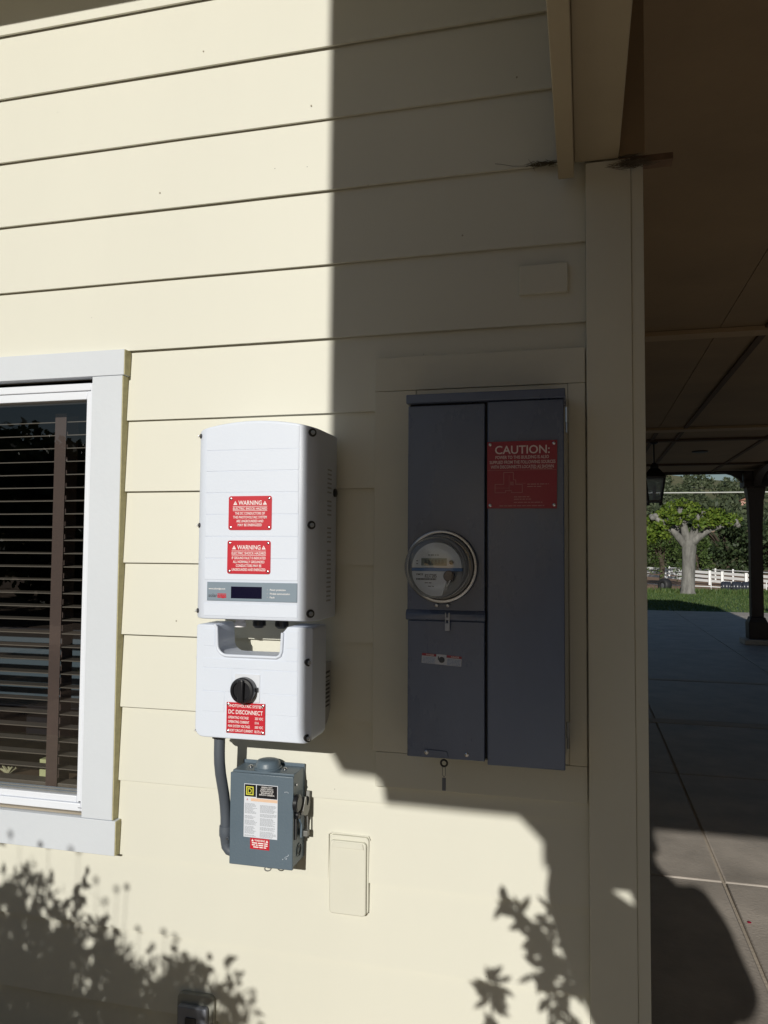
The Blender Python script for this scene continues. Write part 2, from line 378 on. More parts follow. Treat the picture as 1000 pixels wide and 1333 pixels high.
rng_w = random.Random(77)
rng = random.Random(11)
for k in range(-1, 15):
    zb = Z0-EX*k
    if k == -1: pass
    jit = lambda: rng.uniform(-0.0008, 0.0006)
    segs = [(XL, XR)]
    if zb < WOZ1 and zb+EX > WOZ0: segs = [(XL, WOX0-0.06), (WOX1+0.03, XR)]
    elif k == 1: segs = [(XL, -3.1), (-3.0985, XR)]
    elif k == 12: segs = [(XL, -2.2), (-2.1985, XR)]
    for a, b in segs: plank(a, b, zb+(0.002 if k in (3,) else 0), jit())
rng = random.Random(13)
for k, x, dz in ((0, -0.564, .0), (2, -0.16, .02), (1, -1.05, .025), (3, -1.18, .03), (4, -0.30, .024), (9, -1.10, .022), (10, -0.985, .02), (2, -0.72, .022)):
    z = Z0-EX*k+0.02+dz; MB().lathe((x, 0.002, z), (0, -1, 0), [(0.0024, 0), (0.0024, 0.0016), (0, 0.0022)], 8).build('nail_head', pm('nail_stain', (0.34, 0.31, 0.24), 0.7), house)
SH = CREAM2
mb = MB()
mb.box(XL, WOX0, 0.018, 0.14, 0.0, 3.42).box(WOX1, 0.137, 0.018, 0.14, 0.0, 3.42)
mb.box(WOX0, WOX1, 0.018, 0.14, 0.0, WOZ0).box(WOX0, WOX1, 0.018, 0.14, WOZ1, 3.42)
mb.build('sheathing', SH, house)
# corner post boards at the right end of the wall
box('corner_board', CREAM2, house, 0.0092, 0.1165, -0.022, 0.017, 0.0, 2.5125, 0.0015)
box('corner_board', CREAM2, house, 0.1170, 0.1460, -0.0165, 0.16, 0.0, 2.515, 0.0015)
# flat boards around the meter panel
for x0, x1, z0, z1, yy in [(-0.529, 0.0062, 1.9665, 2.054, -0.0125), (-0.5285, -0.4185, 1.036, 1.9655, -0.0118), (-0.035, 0.0062, 1.036, 1.9655, -0.0122),
                       (-0.520, 0.0062, 0.9475, 1.035, -0.0115), (-0.4180, -0.0355, 1.036, 1.9655, -0.0095)]:
    box('backing_board', CREAM2, house, x0, x1, yy, 0.012, z0, z1, 0.0012)
# end wall along the porch (seen only from the right)
for k in range(-1, 16):
    zb = Z0-EX*k
    zb0 = max(zb, 0.02)
    MB().prism([(0.1445, zb0), (0.1385, zb+EX+0.02), (0.1325, zb+EX+0.02), (0.1365, zb0)], 'y', 0.162, 7.0).build('plank', CREAM, house)
mb = MB(); mb.box(-4.6, 0.137, 6.9, 7.0, 0, 3.42).box(-4.7, -4.6, 0.0, 7.0, 0, 3.42).box(0.06, 0.136, 0.141, 6.9, 0, 3.42)
mb.build('outer_wall', SH, house)
# eave and roof over the wall
box('soffit', CREAM2, house, -4.8, -0.06, -0.60, 0.03, 3.425, 3.445)
box('fascia', CREAM2, house, -4.8, -0.06, -0.635, -0.602, 3.402, 3.60, 0.002)
MB().prism([(-0.70, 3.605), (-0.70, 3.65), (3.6, 5.2), (7.6, 3.65), (7.6, 3.60), (0.1, 3.447)], 'x', -4.9, -0.12).build('roof', ROOFM, house)

# ---------------- window in the wall
win = MB()
cx0, cx1 = -1.372, -1.2725
win = box('window', VINYL, house, -2.585, -1.3725, 0.052, 0.075, 2.0285-0.001, 2.0290)    # head flashing strip behind the frame
def ring(mb, x0, x1, z0, z1, wx, wt, wb, y0, y1):
    mb.box(x0, x0+wx, y0, y1, z0, z1).box(x1-wx, x1, y0, y1, z0, z1).box(x0+wx, x1-wx, y0, y1, z0, z0+wb).box(x0+wx, x1-wx, y0, y1, z1-wt, z1)
# casing boards
box('casing', CASING, win, -2.70, -1.2685, -0.0225, 0.012, 2.0465, 2.1205, 0.0012)
box('casing', CASING, win, -1.371, -1.2735, -0.0215, 0.012, 0.7955, 2.0455, 0.0012)
box('casing', CASING, win, -2.68, -2.59, -0.0215, 0.012, 0.7955, 2.0455, 0.0012)
box('casing', CASING, win, -2.70, -1.2625, -0.0230, 0.012, 0.7000, 0.7945, 0.0012)
# raw side faces of the boards, painted like the wall
box('casing_edge', ENDGRAIN, win, -1.2683, -1.2662, -0.0213, 0.010, 2.0475, 2.1195)
box('casing_edge', ENDGRAIN, win, -1.2733, -1.2710, -0.0203, 0.010, 0.7965, 2.0445)
box('casing_edge', ENDGRAIN, win, -1.2623, -1.2602, -0.0218, 0.010, 0.7010, 0.7935)
# vinyl frame, inner sash, sill strip, pane
mb = MB(); ring(mb, -2.585, -1.373, 0.8020, 2.0340, 0.020, 0.022, 0.022, 0.0035, 0.075); mb.build('frame', VINYL, win, 0.002)
mb = MB(); ring(mb, -2.5645, -1.3935, 0.8245, 2.0115, 0.0155, 0.0245, 0.0185, 0.0085, 0.070); mb.build('sash', VINYL, win, 0.002)
box('sill_strip', pm('weathered_sill', (0.36, 0.31, 0.24), 0.8, var=0.25, scale=14, stretch=(0.3, 1, 1)), win, -2.585, -1.3725, -0.004, 0.06, 0.7958, 0.8010)
mb = MB(); mb.box(-2.548, -1.410, 0.020, 0.0205, 0.8445, 0.849).box(-2.548, -1.410, 0.022, 0.0225, 0.852, 0.8555); mb.build('glazing_bead', ZINC, win)
MB().add([(-2.55, 0.030, 0.842), (-1.408, 0.030, 0.842), (-1.408, 0.030, 1.988), (-2.55, 0.030, 1.988)], [(0, 1, 2, 3)]).build('pane', GLASS, win)
mb = MB()
mb.box(-1.402, -1.394, 0.0078, 0.0083, 0.826, 0.829).box(-1.400, -1.388, 0.0026, 0.0033, 0.8115, 0.8130)
mb.build('weep_hole', DARKREC, win)
# dark room behind the window
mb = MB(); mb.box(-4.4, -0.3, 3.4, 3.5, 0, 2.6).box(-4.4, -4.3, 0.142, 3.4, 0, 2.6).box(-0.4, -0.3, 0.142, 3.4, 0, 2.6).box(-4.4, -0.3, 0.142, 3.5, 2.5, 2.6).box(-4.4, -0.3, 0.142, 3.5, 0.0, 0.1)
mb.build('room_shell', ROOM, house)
box('inner_sill', pm('sill_wood', (0.16, 0.10, 0.06), 0.5, var=0.2, scale=8, stretch=(0.2, 1, 1)), win, -2.58, -1.36, 0.077, 0.30, 0.79, 0.822)

# blind
blind = thing('window_blind', 'dark brown wooden slatted blind with cloth tape behind the window pane', 'blind', (-1.95, 0.13, 0.84))
zs0, pitch, nsl = 1.942, 0.0408, 27
for i in range(nsl):
    z = zs0-i*pitch; tl = 0.0075 - 0.0004*i + random.uniform(-0.0006, 0.0006)
    MB().prism([(0.103, z-tl*0.5), (0.153, z+tl*0.5), (0.153, z+tl*0.5+0.0028), (0.103, z-tl*0.5+0.0028)], 'x', -2.50, -1.418).build('slat', SLAT, blind)
box('bottom_rail', SLAT, blind, -2.50, -1.418, 0.103, 0.153, 0.826, 0.842, 0.002)
box('cloth_tape', BROWN, blind, -1.5825, -1.5430, 0.0985, 0.1000, 0.828, 1.966)
box('cloth_tape', BROWN, blind, -1.5825, -1.5430, 0.1560, 0.1575, 0.828, 1.966)
box('cloth_tape', BROWN, blind, -2.37, -2.33, 0.0985, 0.1000, 0.828, 1.966)
# things on the desk inside, glimpsed between the slats
t = thing('computer_monitor', 'blue grey computer monitor inside the room behind the blind', 'monitor', (-1.9, 0.52, 0.80))
box('screen', pm('monitor_blue', (0.085, 0.105, 0.12), 0.4), t, -2.20, -1.685, 0.50, 0.515, 0.98, 1.24)
box('bezel', BLACK, t, -2.215, -1.67, 0.516, 0.545, 0.965, 1.255, 0.004)
box('stand', BLACK, t, -2.0, -1.85, 0.53, 0.60, 0.84, 0.97)
tag(box('note_card', pm('card_yellow', (0.60, 0.57, 0.28), 0.7, var=0.15, scale=25), None, -1.675, -1.635, 0.19, 0.225, 0.824, 0.882), 'pale yellow card box on the inner sill left of the tape', 'card box')
tag(box('note_card', pm('card_yellow2', (0.50, 0.47, 0.20), 0.7, var=0.15, scale=25), None, -1.500, -1.455, 0.19, 0.225, 0.824, 0.890), 'pale yellow card box on the inner sill right of the tape', 'card box')
mb = MB()
for k in range(5):
    a = 0.5+k*1.2566; mb.tube([(-1.80, 0.20, 0.828), (-1.80+0.030*math.cos(a), 0.20+0.012*math.sin(a), 0.834+0.022*abs(math.sin(a)))], [0.007, 0.003], 6)
tag(mb.build('starfish', pm('starfish_tan', (0.50, 0.44, 0.26), 0.8)), 'small tan starfish ornament on the inner window sill', 'ornament')

# ================================================================== covered porch (roof, beam, added front gable, far column)
porch = thing('covered_porch', 'tan covered porch with battened ceiling and dark far column', 'porch', (1.5, 4.0, 0.0))
YF = -3.20; YB = 13.0; XE = 3.12
tag(box('edge_beam', TAN, porch, -0.0560, -0.0175, YF, -0.024, 2.4765, 3.30, 0.002), 'thin tan board along the left edge of the porch beam')
box('header_beam', TAN, porch, -0.0170, 0.0890, YF, -0.023, 2.5150, 3.20, 0.002)
box('ledger_block', pm('stained_block', (0.16, 0.10, 0.06), 0.8, var=0.3, scale=20), porch, 0.0900, 0.2150, -0.020, 0.020, 2.500, 2.5170, 0.001)
box('end_board', CEIL, porch, 0.0895, 0.1495, -0.0305, -0.0225, 2.5185, 2.998, 0.001)
# ceiling sheets between battens
CZ = 3.0
xb = [0.148, 0.86, 1.15, 2.22, XE]; yb = [-3.05, -0.2, 3.44, 7.66, 11.55, 12.9]
for i in range(len(xb)-1):
    for j in range(len(yb)-1):
        x0 = xb[i]+0.002; 
        if i == 0 and yb[j+1] < 0.1: x0 = 0.0905
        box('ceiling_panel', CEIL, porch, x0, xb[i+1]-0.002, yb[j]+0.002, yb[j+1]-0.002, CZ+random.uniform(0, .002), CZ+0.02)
DB = pm('batten_brown', (0.09, 0.055, 0.03), 0.7, var=0.2, scale=8)
for x in xb[1:-1]:
    for j in range(len(yb)-1):
        if x == 0.86 and j < 3: continue
        box('batten', DB, porch, x-0.022, x+0.022, yb[j]+0.05, yb[j+1]-0.05, CZ-0.018, CZ-0.001)
LB = pm('batten_tan', (0.40, 0.29, 0.17), 0.6, var=0.1)
for y, wd, ma in [(3.44, 0.07, LB), (7.66, 0.10, LB), (8.58, 0.05, DB), (11.55, 0.06, DB)]:
    box('cross_batten', ma, porch, 0.148, XE, y-wd, y+wd, CZ-0.030, CZ-0.0025)
box('end_fascia', DKWOOD, porch, -0.1, XE+0.05, 12.92, 13.02, 2.955, 3.25, 0.003)
box('side_fascia', DKWOOD, porch, XE+0.003, XE+0.06, YF, 12.9, 2.93, 3.22, 0.003)
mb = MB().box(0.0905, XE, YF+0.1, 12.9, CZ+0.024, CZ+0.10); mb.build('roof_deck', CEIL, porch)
MB().prism([(-0.10, 3.26), (XE+0.10, 3.26), (XE+0.10, 3.34), (2.3, 4.42), (-0.10, 4.42)], 'y', YF-0.1, 13.1).build('roof', ROOFM, porch)
# unseen front gable, outline shaped to throw the big stepped shadow on the wall
s_ = -YF
def gp(u, v): return (u-s_*TA, v+s_*TE)
out = [(-0.674, 3.60), (-0.653, 1.80), (-0.650, 1.025), (-0.614, 0.970), (-0.525, 0.965), (-0.506, 0.952), (-0.497, 0.900), (-0.160, 0.897), (-0.098, 0.838), (-0.098, 0.78), (0.215, 0.78), (0.235, 1.00), (3.1, 1.02), (3.1, 3.60)]
MB().prism([gp(*q) for q in out], 'y', YF+0.003, YF+0.073).build('shadow_gable', TAN, porch)
box('sky_block_soffit', TAN, porch, -0.705, -0.0565, YF+0.075, -0.95, 2.80, 2.83)  # unseen soffit added to keep sky light off the shaded wall
for gx in (XE-0.2,):
    box('front_post', DKWOOD, porch, gx, gx+0.16, YF-0.1, YF+0.06, 0, 2.95, 0.006)
# far dark column with flared top and pedestal
cb = MB()
xc, yc = 2.865, 12.62
def sq(mb, prof):
    vs_ = []
    for hw, z in prof: vs_ += [(xc-hw, yc-hw, z), (xc+hw, yc-hw, z), (xc+hw, yc+hw, z), (xc-hw, yc+hw, z)]
    k = len(prof); fs = [(i*4+j, i*4+(j+1) % 4, i*4+4+(j+1) % 4, i*4+4+j) for i in range(k-1) for j in range(4)]
    fs += [(3, 2, 1, 0), tuple((k-1)*4+j for j in range(4))]; return mb.add(vs_, fs)
tag(sq(cb, [(0.098, 0.46), (0.098, 1.9), (0.103, 2.05), (0.120, 2.45), (0.150, 2.66), (0.150, 2.68)]).build('column', DKWOOD, porch, 0.008), 'dark brown porch column at the far corner')
tag(sq(MB(), [(0.152, 0.09), (0.156, 0.36), (0.135, 0.41), (0.122, 0.43), (0.120, 0.459)]).build('pedestal', DKWOOD, porch, 0.010))
tag(sq(MB(), [(0.24, 0.004), (0.24, 0.085), (0.21, 0.089)]).build('footing', CONCE, porch, 0.010))
tag(sq(MB(), [(0.20, 2.682), (0.20, 2.79), (0.185, 2.80), (0.185, 2.953)]).build('capital', DKWOOD, porch, 0.006))
MB().prism([(2.66, 2.955), (2.66, 2.76), (2.60, 2.84), (2.50, 2.90), (2.38, 2.935), (2.25, 2.954)], 'y', yc-0.06, yc+0.06).build('bracket', DKWOOD, porch, 0.004)
MB().prism([(yc-0.21, 2.955), (yc-0.21, 2.70), (yc-0.35, 2.80), (yc-0.6, 2.88), (yc-1.0, 2.93), (yc-1.3, 2.954)], 'x', xc-0.06, xc+0.06).build('bracket', DKWOOD, porch, 0.004)
mb = MB(); mb.lathe((1.62, 9.9, CZ-0.001), (0, 0, -1), [(0.11, 0), (0.11, 0.012), (0.085, 0.018), (0.02, 0.02)], 20); mb.build('recessed_light', IRON, porch)

# hanging lantern
lx, ly = 0.885, 8.58
lan = thing('hanging_lantern', 'black iron lantern hanging from the porch ceiling', 'lantern', (lx, ly, 2.17))
mb = MB(); mb.tube([(lx, ly, 2.972), (lx, ly, 2.70)], 0.010, 8); mb.lathe((lx, ly, 2.969), (0, 0, -1), [(0.05, 0), (0.05, 0.015), (0.015, 0.03)], 16); mb.build('rod', IRON, lan)
def lsq(prof, nm, ma, bev=0.0):
    vs_ = []; mb = MB()
    for hw, z in prof: vs_ += [(lx-hw, ly-hw, z), (lx+hw, ly-hw, z), (lx+hw, ly+hw, z), (lx-hw, ly+hw, z)]
    k = len(prof); fs = [(i*4+j, i*4+(j+1) % 4, i*4+4+(j+1) % 4, i*4+4+j) for i in range(k-1) for j in range(4)]
    fs += [(3, 2, 1, 0), tuple((k-1)*4+j for j in range(4))]; mb.add(vs_, fs); return mb.build(nm, ma, lan, bev)
lsq([(0.132, 2.498), (0.135, 2.520), (0.060, 2.620), (0.045, 2.628), (0.055, 2.645), (0.020, 2.70)], 'roof_cap', IRON, 0.003)
mb = MB()
for sx in (-1, 1):
    for sy in (-1, 1):
        mb.tube([(lx+sx*0.118, ly+sy*0.118, 2.50), (lx+sx*0.078, ly+sy*0.078, 2.195), (lx+sx*0.076, ly+sy*0.076, 2.155)], 0.014, 4)
mb.build('corner_bar', IRON, lan)
lsq([(0.088, 2.19), (0.090, 2.215)], 'base_plate', IRON)
lsq([(0.072, 2.216), (0.108, 2.497)], 'glass', FROST)
mb = MB(); mb.tube([(lx, ly, 2.216), (lx, ly, 2.33)], 0.02, 10).lathe((lx, ly, 2.33), (0, 0, 1), [(0.018, 0), (0.03, 0.03), (0.024, 0.06), (0.002, 0.08)], 12)
mb.build('bulb', WHITE, lan, smooth=True)

# ================================================================== solar inverter
inv = thing('solar_inverter', 'white solar inverter with two red warning plates and a dark display', 'inverter', (-0.788, 0.0, 1.376))
IX0, IX1, IZ0, IF = -0.9555, -0.6325, 1.3765, -0.182
def inv_top(x): return 1.851+0.021*(1-((x+0.794)/0.1615)**2)
rad = 0.040; sec = [(IX0, -0.012), (IX0, IF+rad)]
for k in range(1, 8):
    a = math.pi-math.pi/2*k/8.0*1.0; sec.append((IX0+rad+rad*math.cos(a), IF+rad-rad*math.sin(a)))
for k in range(0, 13): sec.append((IX0+rad+(IX1-IX0-2*rad)*k/12, IF))
for k in range(1, 8):
    a = math.pi/2-math.pi/2*k/8.0; sec.append((IX1-rad+rad*math.cos(a), IF+rad-rad*math.sin(a)))
sec += [(IX1, IF+rad), (IX1, -0.012)]
mb = MB(); n = len(sec)
eb = 0.004
def ring_at(z_of, inset):
    cx, cy = -0.794, -0.09
    return [(cx+(x-cx)*(1-inset/0.157), cy+(y-cy)*(1-inset/0.09) if y < -0.02 else y, z_of(x)) for x, y in sec]
rings = [ring_at(lambda x: IZ0, 0.004), ring_at(lambda x: IZ0+0.0015, 0.0012), ring_at(lambda x: IZ0+0.005, 0.0), ring_at(lambda x: inv_top(x)-0.005, 0.0), ring_at(lambda x: inv_top(x)-0.0015, 0.0012), ring_at(lambda x: inv_top(x), 0.004)]
for rg in rings: mb.v += rg
for i in range(len(rings)-1):
    for j in range(n-1): mb.f.append((i*n+j, i*n+j+1, (i+1)*n+j+1, (i+1)*n+j)); mb.mi.append(0)
    mb.f.append((i*n+n-1, i*n, (i+1)*n, (i+1)*n+n-1)); mb.mi.append(0)
mb.f.append(tuple(range(n))); mb.mi.append(0)
# top: strips from front to back
top = (len(rings)-1)*n
mb.f.append(tuple(top+j for j in range(n-1, -1, -1))); mb.mi.append(0)
mb.build('housing', INV, inv, smooth=True, ang=30)
# raised pads of the moulded cover: the seams between them are real gaps
zz = [1.4065, 1.4745, 1.528, 1.5825, 1.6375, 1.692, 1.746, 1.799]
for a, b in list(zip(zz[1:-1], zz[2:]))+[(zz[0]-0.022, zz[0]+0.010)]:
    box('cover_panel', INV, inv, -0.9215, -0.6735, IF-0.0009, IF+0.002, a+0.0006, b-0.0006, 0.0004, 1)
MB().prism([(-0.9215, 1.7996)]+[(-0.6735, 1.7996)]+[(-0.6735+(-0.9215+0.6735)*k/12, inv_top(-0.6735+(-0.9215+0.6735)*k/12)-0.0065) for k in range(13)], 'y', IF-0.0009, IF+0.002).build('cover_panel', INV, inv)
# display strip
dp = box('display_strip', DISP, inv, -0.9135, -0.6740, IF-0.0022, IF+0.001, 1.4225, 1.4690, 0.0006)
box('screen', LCD, dp, -0.8480, -0.7660, IF-0.0030, IF-0.0020, 1.4295, 1.4585)
lettering('lettering', WHITE, dp, [('www.solaredge.com', -0.909, 1.4505, 0.0042, 0.045, 'l'), ('Power production', -0.7445, 1.4500, 0.0042, 0.041, 'l'),
    ('Module communication', -0.7445, 1.4405, 0.0042, 0.052, 'l'), ('Fault', -0.7445, 1.4315, 0.0042, 0.0125, 'l')], IF-0.0026)
lettering('lettering', INK, dp, [('solar', -0.909, 1.4315, 0.0088, 0.0235, 'l')], IF-0.0026)
mb = MB(); mb.box(-0.8845, -0.8610, IF-0.00255, IF-0.0022, 1.4300, 1.4330).box(-0.8845, -0.8610, IF-0.00255, IF-0.0022, 1.4345, 1.4362).box(-0.8845, -0.8610, IF-0.00255, IF-0.0022, 1.4380, 1.4405); mb.build('logo_bar', RED, dp)
lettering('lettering', RED, dp, [('edge', -0.8850, 1.4315, 0.0082, 0.0245, 'l')], IF-0.0028)
mb = MB()
for z in (1.4405, 1.4500, 1.4315): mb.lathe((-0.7515, IF-0.0022, z+0.002), (0, -1, 0), [(0.0016, 0), (0.0016, 0.0006)], 10)
mb.build('indicator_light', INKG, dp)
def tri(mb, x, z, h, y):
    mb.add([(x-h*0.56, y, z), (x+h*0.56, y, z), (x, y, z+h)], [(0, 1, 2)])
def warn_plate(parent, x0, x1, z0, z1, body, y, label):
    p = MB().prism(rrect(x0, x1, z0, z1, 0.006), 'y', y-0.0016, y).build('warning_plate', RED, parent)
    p['label'] = label
    xc_ = (x0+x1)/2; H_ = z1-z0; yf = y-0.0019
    L_ = [('WARNING', xc_, z1-0.0222, 0.0108, 0.0625, 'c'), ('ELECTRIC SHOCK HAZARD', xc_, z1-0.0344, 0.0062, 0.0910, 'c')]
    for i, sx in enumerate(body): L_.append((sx, xc_, z1-0.0462-i*0.0096, 0.0063, min(0.0040*len(sx), 0.090), 'c'))
    lettering('lettering', WHITE, p, L_, yf)
    mb = MB()
    for sx in (-1, 1): tri(mb, xc_+sx*0.0395, z1-0.0218, 0.0095, yf)
    for zz_ in (z1-0.0262, z1-0.0370): mb.add([(xc_-0.046, yf, zz_), (xc_+0.046, yf, zz_), (xc_+0.046, yf, zz_+0.0009), (xc_-0.046, yf, zz_+0.0009)], [(0, 1, 2, 3)])
    mb.build('print_mark', WHITE, p)
    mb = MB()
    for sx in (-1, 1): mb.add([(xc_+sx*0.0395-0.0005, yf-0.0002, z1-0.0195), (xc_+sx*0.0395+0.0005, yf-0.0002, z1-0.0195), (xc_+sx*0.0395+0.0005, yf-0.0002, z1-0.0155), (xc_+sx*0.0395-0.0005, yf-0.0002, z1-0.0155)], [(0, 1, 2, 3)])
    mb.build('print_mark', RED, p)
    for px in (x0+0.0065, x1-0.0065):
        for pz in (z0+0.0065, z1-0.0065):
            MB().lathe((px, y-0.0014, pz), (0, -1, 0), [(0.0034, 0), (0.0034, 0.0008), (0.0022, 0.0016), (0.0, 0.0018)], 14).build('rivet', STEEL, p, smooth=True)
    return p
def rrect(x0, x1, z0, z1, r, n=5):
    P = []
    for cx, cz, a0 in [(x1-r, z1-r, 0), (x0+r, z1-r, 90), (x0+r, z0+r, 180), (x1-r, z0+r, 270)]:
        for k in range(n+1):
            a = R_(a0+90*k/n); P.append((cx+r*math.cos(a), cz+r*math.sin(a)))
    return P
warn_plate(inv, -0.8582, -0.7430, 1.5985, 1.6830, ['THE DC CONDUCTORS OF', 'THIS PHOTOVOLTAIC SYSTEM', 'ARE UNGROUNDED AND', 'MAY BE ENERGIZED'], IF-0.0009, 'red warning plate about DC conductors')
warn_plate(inv, -0.8598, -0.7445, 1.4900, 1.5725, ['IF GROUND FAULT IS INDICATED', 'ALL NORMALLY GROUNDED', 'CONDUCTORS MAY BE', 'UNGROUNDED AND ENERGIZED'], IF-0.0009, 'red warning plate about ground faults')
# corner bolts, each on a raised dark disc painted as a shaded pocket
def bolt(parent, x, y, z, d, r=0.0105):
    d = Vector(d).normalized(); c = Vector((x, y, z))
    o = MB().lathe(c, d, [(r, -0.01), (r, 0.0012), (r*0.9, 0.0018), (0.0, 0.0018)], 20).build('bolt_shade_disc', DARKREC, parent, smooth=True)
    MB().lathe(c, d, [(r*0.50, 0.001), (r*0.50, 0.0050), (r*0.40, 0.0062), (r*0.24, 0.0062), (r*0.2, 0.004), (0, 0.004)], 16).build('bolt', STEEL, o, smooth=True)
cs = 0.040*(1-math.cos(R_(45)))
for z in (1.8385, 1.611, 1.3955):
    bolt(inv, IX1-cs, IF+cs, z, (1, -1, 0), 0.0105); bolt(inv, IX0+cs-0.002, IF+cs, z, (-1, -0.6, 0), 0.006)
# cooling ribs on the right side
_rib = None
for k in range(30):
    z = 1.42+k*0.0115
    if k in (12, 17, 18, 23): continue
    if _rib is None: _rib = box('vent_rib', pm('rib_grey', (0.36, 0.37, 0.39), 0.5), inv, IX1-0.001, IX1+0.0012, -0.085, -0.055, z, z+0.004); z_r = z
    else: c_ = _rib.copy(); COL.objects.link(c_); c_.parent = inv; c_.location.z += z-z_r
MB().lathe((IX1, -0.028, 1.70), (1, 0, 0), [(0.011, -0.002), (0.011, 0.005), (0.006, 0.008)], 14).build('side_plug', BLACK, inv, smooth=True)
for x, ma in ((-0.8145, BLACK), (-0.7520, BLACK)):
    MB().lathe((x, -0.085, IZ0+0.002), (0, 0, -1), [(0.0165, 0), (0.0165, 0.012), (0.0175, 0.013), (0.0175, 0.024), (0.012, 0.030), (0.0, 0.030)], 18).build('cable_gland', BLACK, inv, smooth=True)
MB().lathe((-0.858, -0.105, IZ0+0.002), (0, 0, -1), [(0.012, 0), (0.012, 0.016), (0.0145, 0.017), (0.0145, 0.027), (0.009, 0.0275), (0.009, 0.02), (0, 0.02)], 18).build('cable_gland', WHITE, inv, smooth=True)

# ================================================================== DC switch box under the inverter
dc = thing('dc_switch_box', 'white DC switch box with black rotary knob under the inverter', 'switch box', (-0.788, 0.0, 1.083))
DX0, DX1, DZ0, DZ1, DF = -0.9430, -0.6345, 1.084, 1.3625, -0.178
o_ = [(DX0+0.004, DZ1), (-0.893, DZ1), (-0.888, DZ1-0.006), (-0.886, 1.318)]
for k in range(1, 6):
    a = R_(180+90*k/6); o_.append((-0.858+0.028*math.cos(a), 1.315+0.028*math.sin(a)))
o_ += [(-0.858, 1.287), (-0.727, 1.287), (-0.7185, 1.292), (-0.7145, 1.302), (-0.7125, 1.348), (-0.700, DZ1)]
o_ += [(DX1-0.004, DZ1), (DX1, DZ1-0.004)]
for k in range(0, 5):
    a = R_(-90*k/4); o_.append((DX1-0.022+0.022*math.cos(a), DZ0+0.022+0.022*math.sin(a)))
for k in range(0, 5):
    a = R_(-90-90*k/4); o_.append((DX0+0.022+0.022*math.cos(a), DZ0+0.022+0.022*math.sin(a)))
o_ += [(DX0, DZ1-0.004)]
MB().prism(o_, 'y', DF, -0.075).build('housing', INV, dc, 0.0085, 4)
for x0, x1, z0, z1 in [(-0.9230, -0.8935, 1.3095, 1.3520), (-0.7040, -0.6715, 1.3095, 1.3520), (-0.7040, -0.6715, 1.2800, 1.3080), (-0.9230, -0.6715, 1.2560, 1.2790), (-0.9230, -0.8440, 1.1990, 1.2548), (-0.7630, -0.6715, 1.1990, 1.2548), (-0.9230, -0.8640, 1.1480, 1.1978), (-0.7500, -0.6715, 1.1480, 1.1978)]:
    box('cover_panel', INV, dc, x0+0.0004, x1-0.0004, DF-0.0008, DF+0.002, z0, z1, 0.0004, 1)
box('back_box', INVD, dc, -0.925, -0.655, -0.0745, -0.012, 1.155, 1.262, 0.004)
MB().prism([(-0.073, 1.10), (-0.073, 1.262), (-0.02, 1.262), (-0.02, 1.14), (-0.045, 1.11)], 'x', -0.652, -0.640).build('side_plate', INVD, dc)
MB().tube([(q[0], DF-0.0010, q[1]) for q in o_[1:14]], 0.0042, 8).build('handle_rim', INV, dc, smooth=True, ang=60)
pl = box('switch_plate', STICKER, dc, -0.8360, -0.7695, DF-0.0020, DF+0.001, 1.1760, 1.2440, 0.0008)
tag(pl, 'square pale plate behind the rotary knob')
kn = MB().lathe((-0.8080, DF-0.002, 1.2065), (0, -1, 0), [(0.0300, 0), (0.0315, 0.004), (0.0315, 0.019), (0.0290, 0.0225), (0.0230, 0.0235), (0.0215, 0.0195), (0, 0.0195)], 40).build('rotary_knob', BLACK, dc, smooth=True)
MB().prism([(-0.8145, 1.1800), (-0.8015, 1.1800), (-0.8000, 1.2350), (-0.8160, 1.2350)], 'y', DF-0.034, DF-0.0205).build('grip', BLACK, kn, 0.003, 3)
box('pointer_mark', WHITE, kn, -0.8105, -0.8025, DF-0.0262, DF-0.0252, 1.2295, 1.2315)
box('lock_tab', BLACK, kn, -0.7790, -0.7725, DF-0.010, DF-0.002, 1.2030, 1.2130, 0.001)
sg = box('disconnect_plate', RED, dc, -0.8565, -0.7545, DF-0.0032, DF-0.0010, 1.0990, 1.1738, 0.0004)
tag(sg, 'red plate with the DC disconnect ratings')
yl = DF-0.0035
lettering('lettering', WHITE, sg, [('PHOTOVOLTAIC SYSTEM', -0.8055, 1.1625, 0.0068, 0.089, 'c'), ('DC DISCONNECT', -0.8055, 1.1462, 0.0098, 0.091, 'c'),
    ('OPERATING VOLTAGE', -0.8515, 1.1345, 0.0060, 0.054, 'l'), ('350 VDC', -0.7805, 1.1345, 0.0060, 0.0215, 'l'),
    ('OPERATING CURRENT', -0.8515, 1.1240, 0.0060, 0.056, 'l'), ('10 A', -0.7805, 1.1240, 0.0060, 0.0105, 'l'),
    ('MAX SYSTEM VOLTAGE', -0.8515, 1.1135, 0.0060, 0.058, 'l'), ('500 VDC', -0.7805, 1.1135, 0.0060, 0.0215, 'l'),
    ('SHORT CIRCUIT CURRENT', -0.8515, 1.1030, 0.0060, 0.066, 'l'), ('18.75 A', -0.7815, 1.1030, 0.0060, 0.0205, 'l')], yl)
for px in (-0.8520, -0.7595):
    for pz in (1.1035, 1.1690): MB().lathe((px, DF-0.0032, pz), (0, -1, 0), [(0.0034, 0), (0.0034, 0.0008), (0.002, 0.0016), (0, 0.0018)], 14).build('rivet', STEEL, sg, smooth=True)
for z in (1.2790, 1.0985):
    bolt(dc, DX1-0.010, DF+0.0005, z, (0.75, -1, 0), 0.0095); bolt(dc, DX0+0.003, DF+0.006, z, (-1, -0.8, 0), 0.0055)
mb = MB(); rng = random.Random(5)
for k in range(9): mb.box(-0.6399, -0.6393, -0.066+0.0, -0.030, 1.150+k*0.0105, 1.150+k*0.0105+rng.uniform(0.002, 0.006))
mb.build('rating_label', DARKREC, dc)

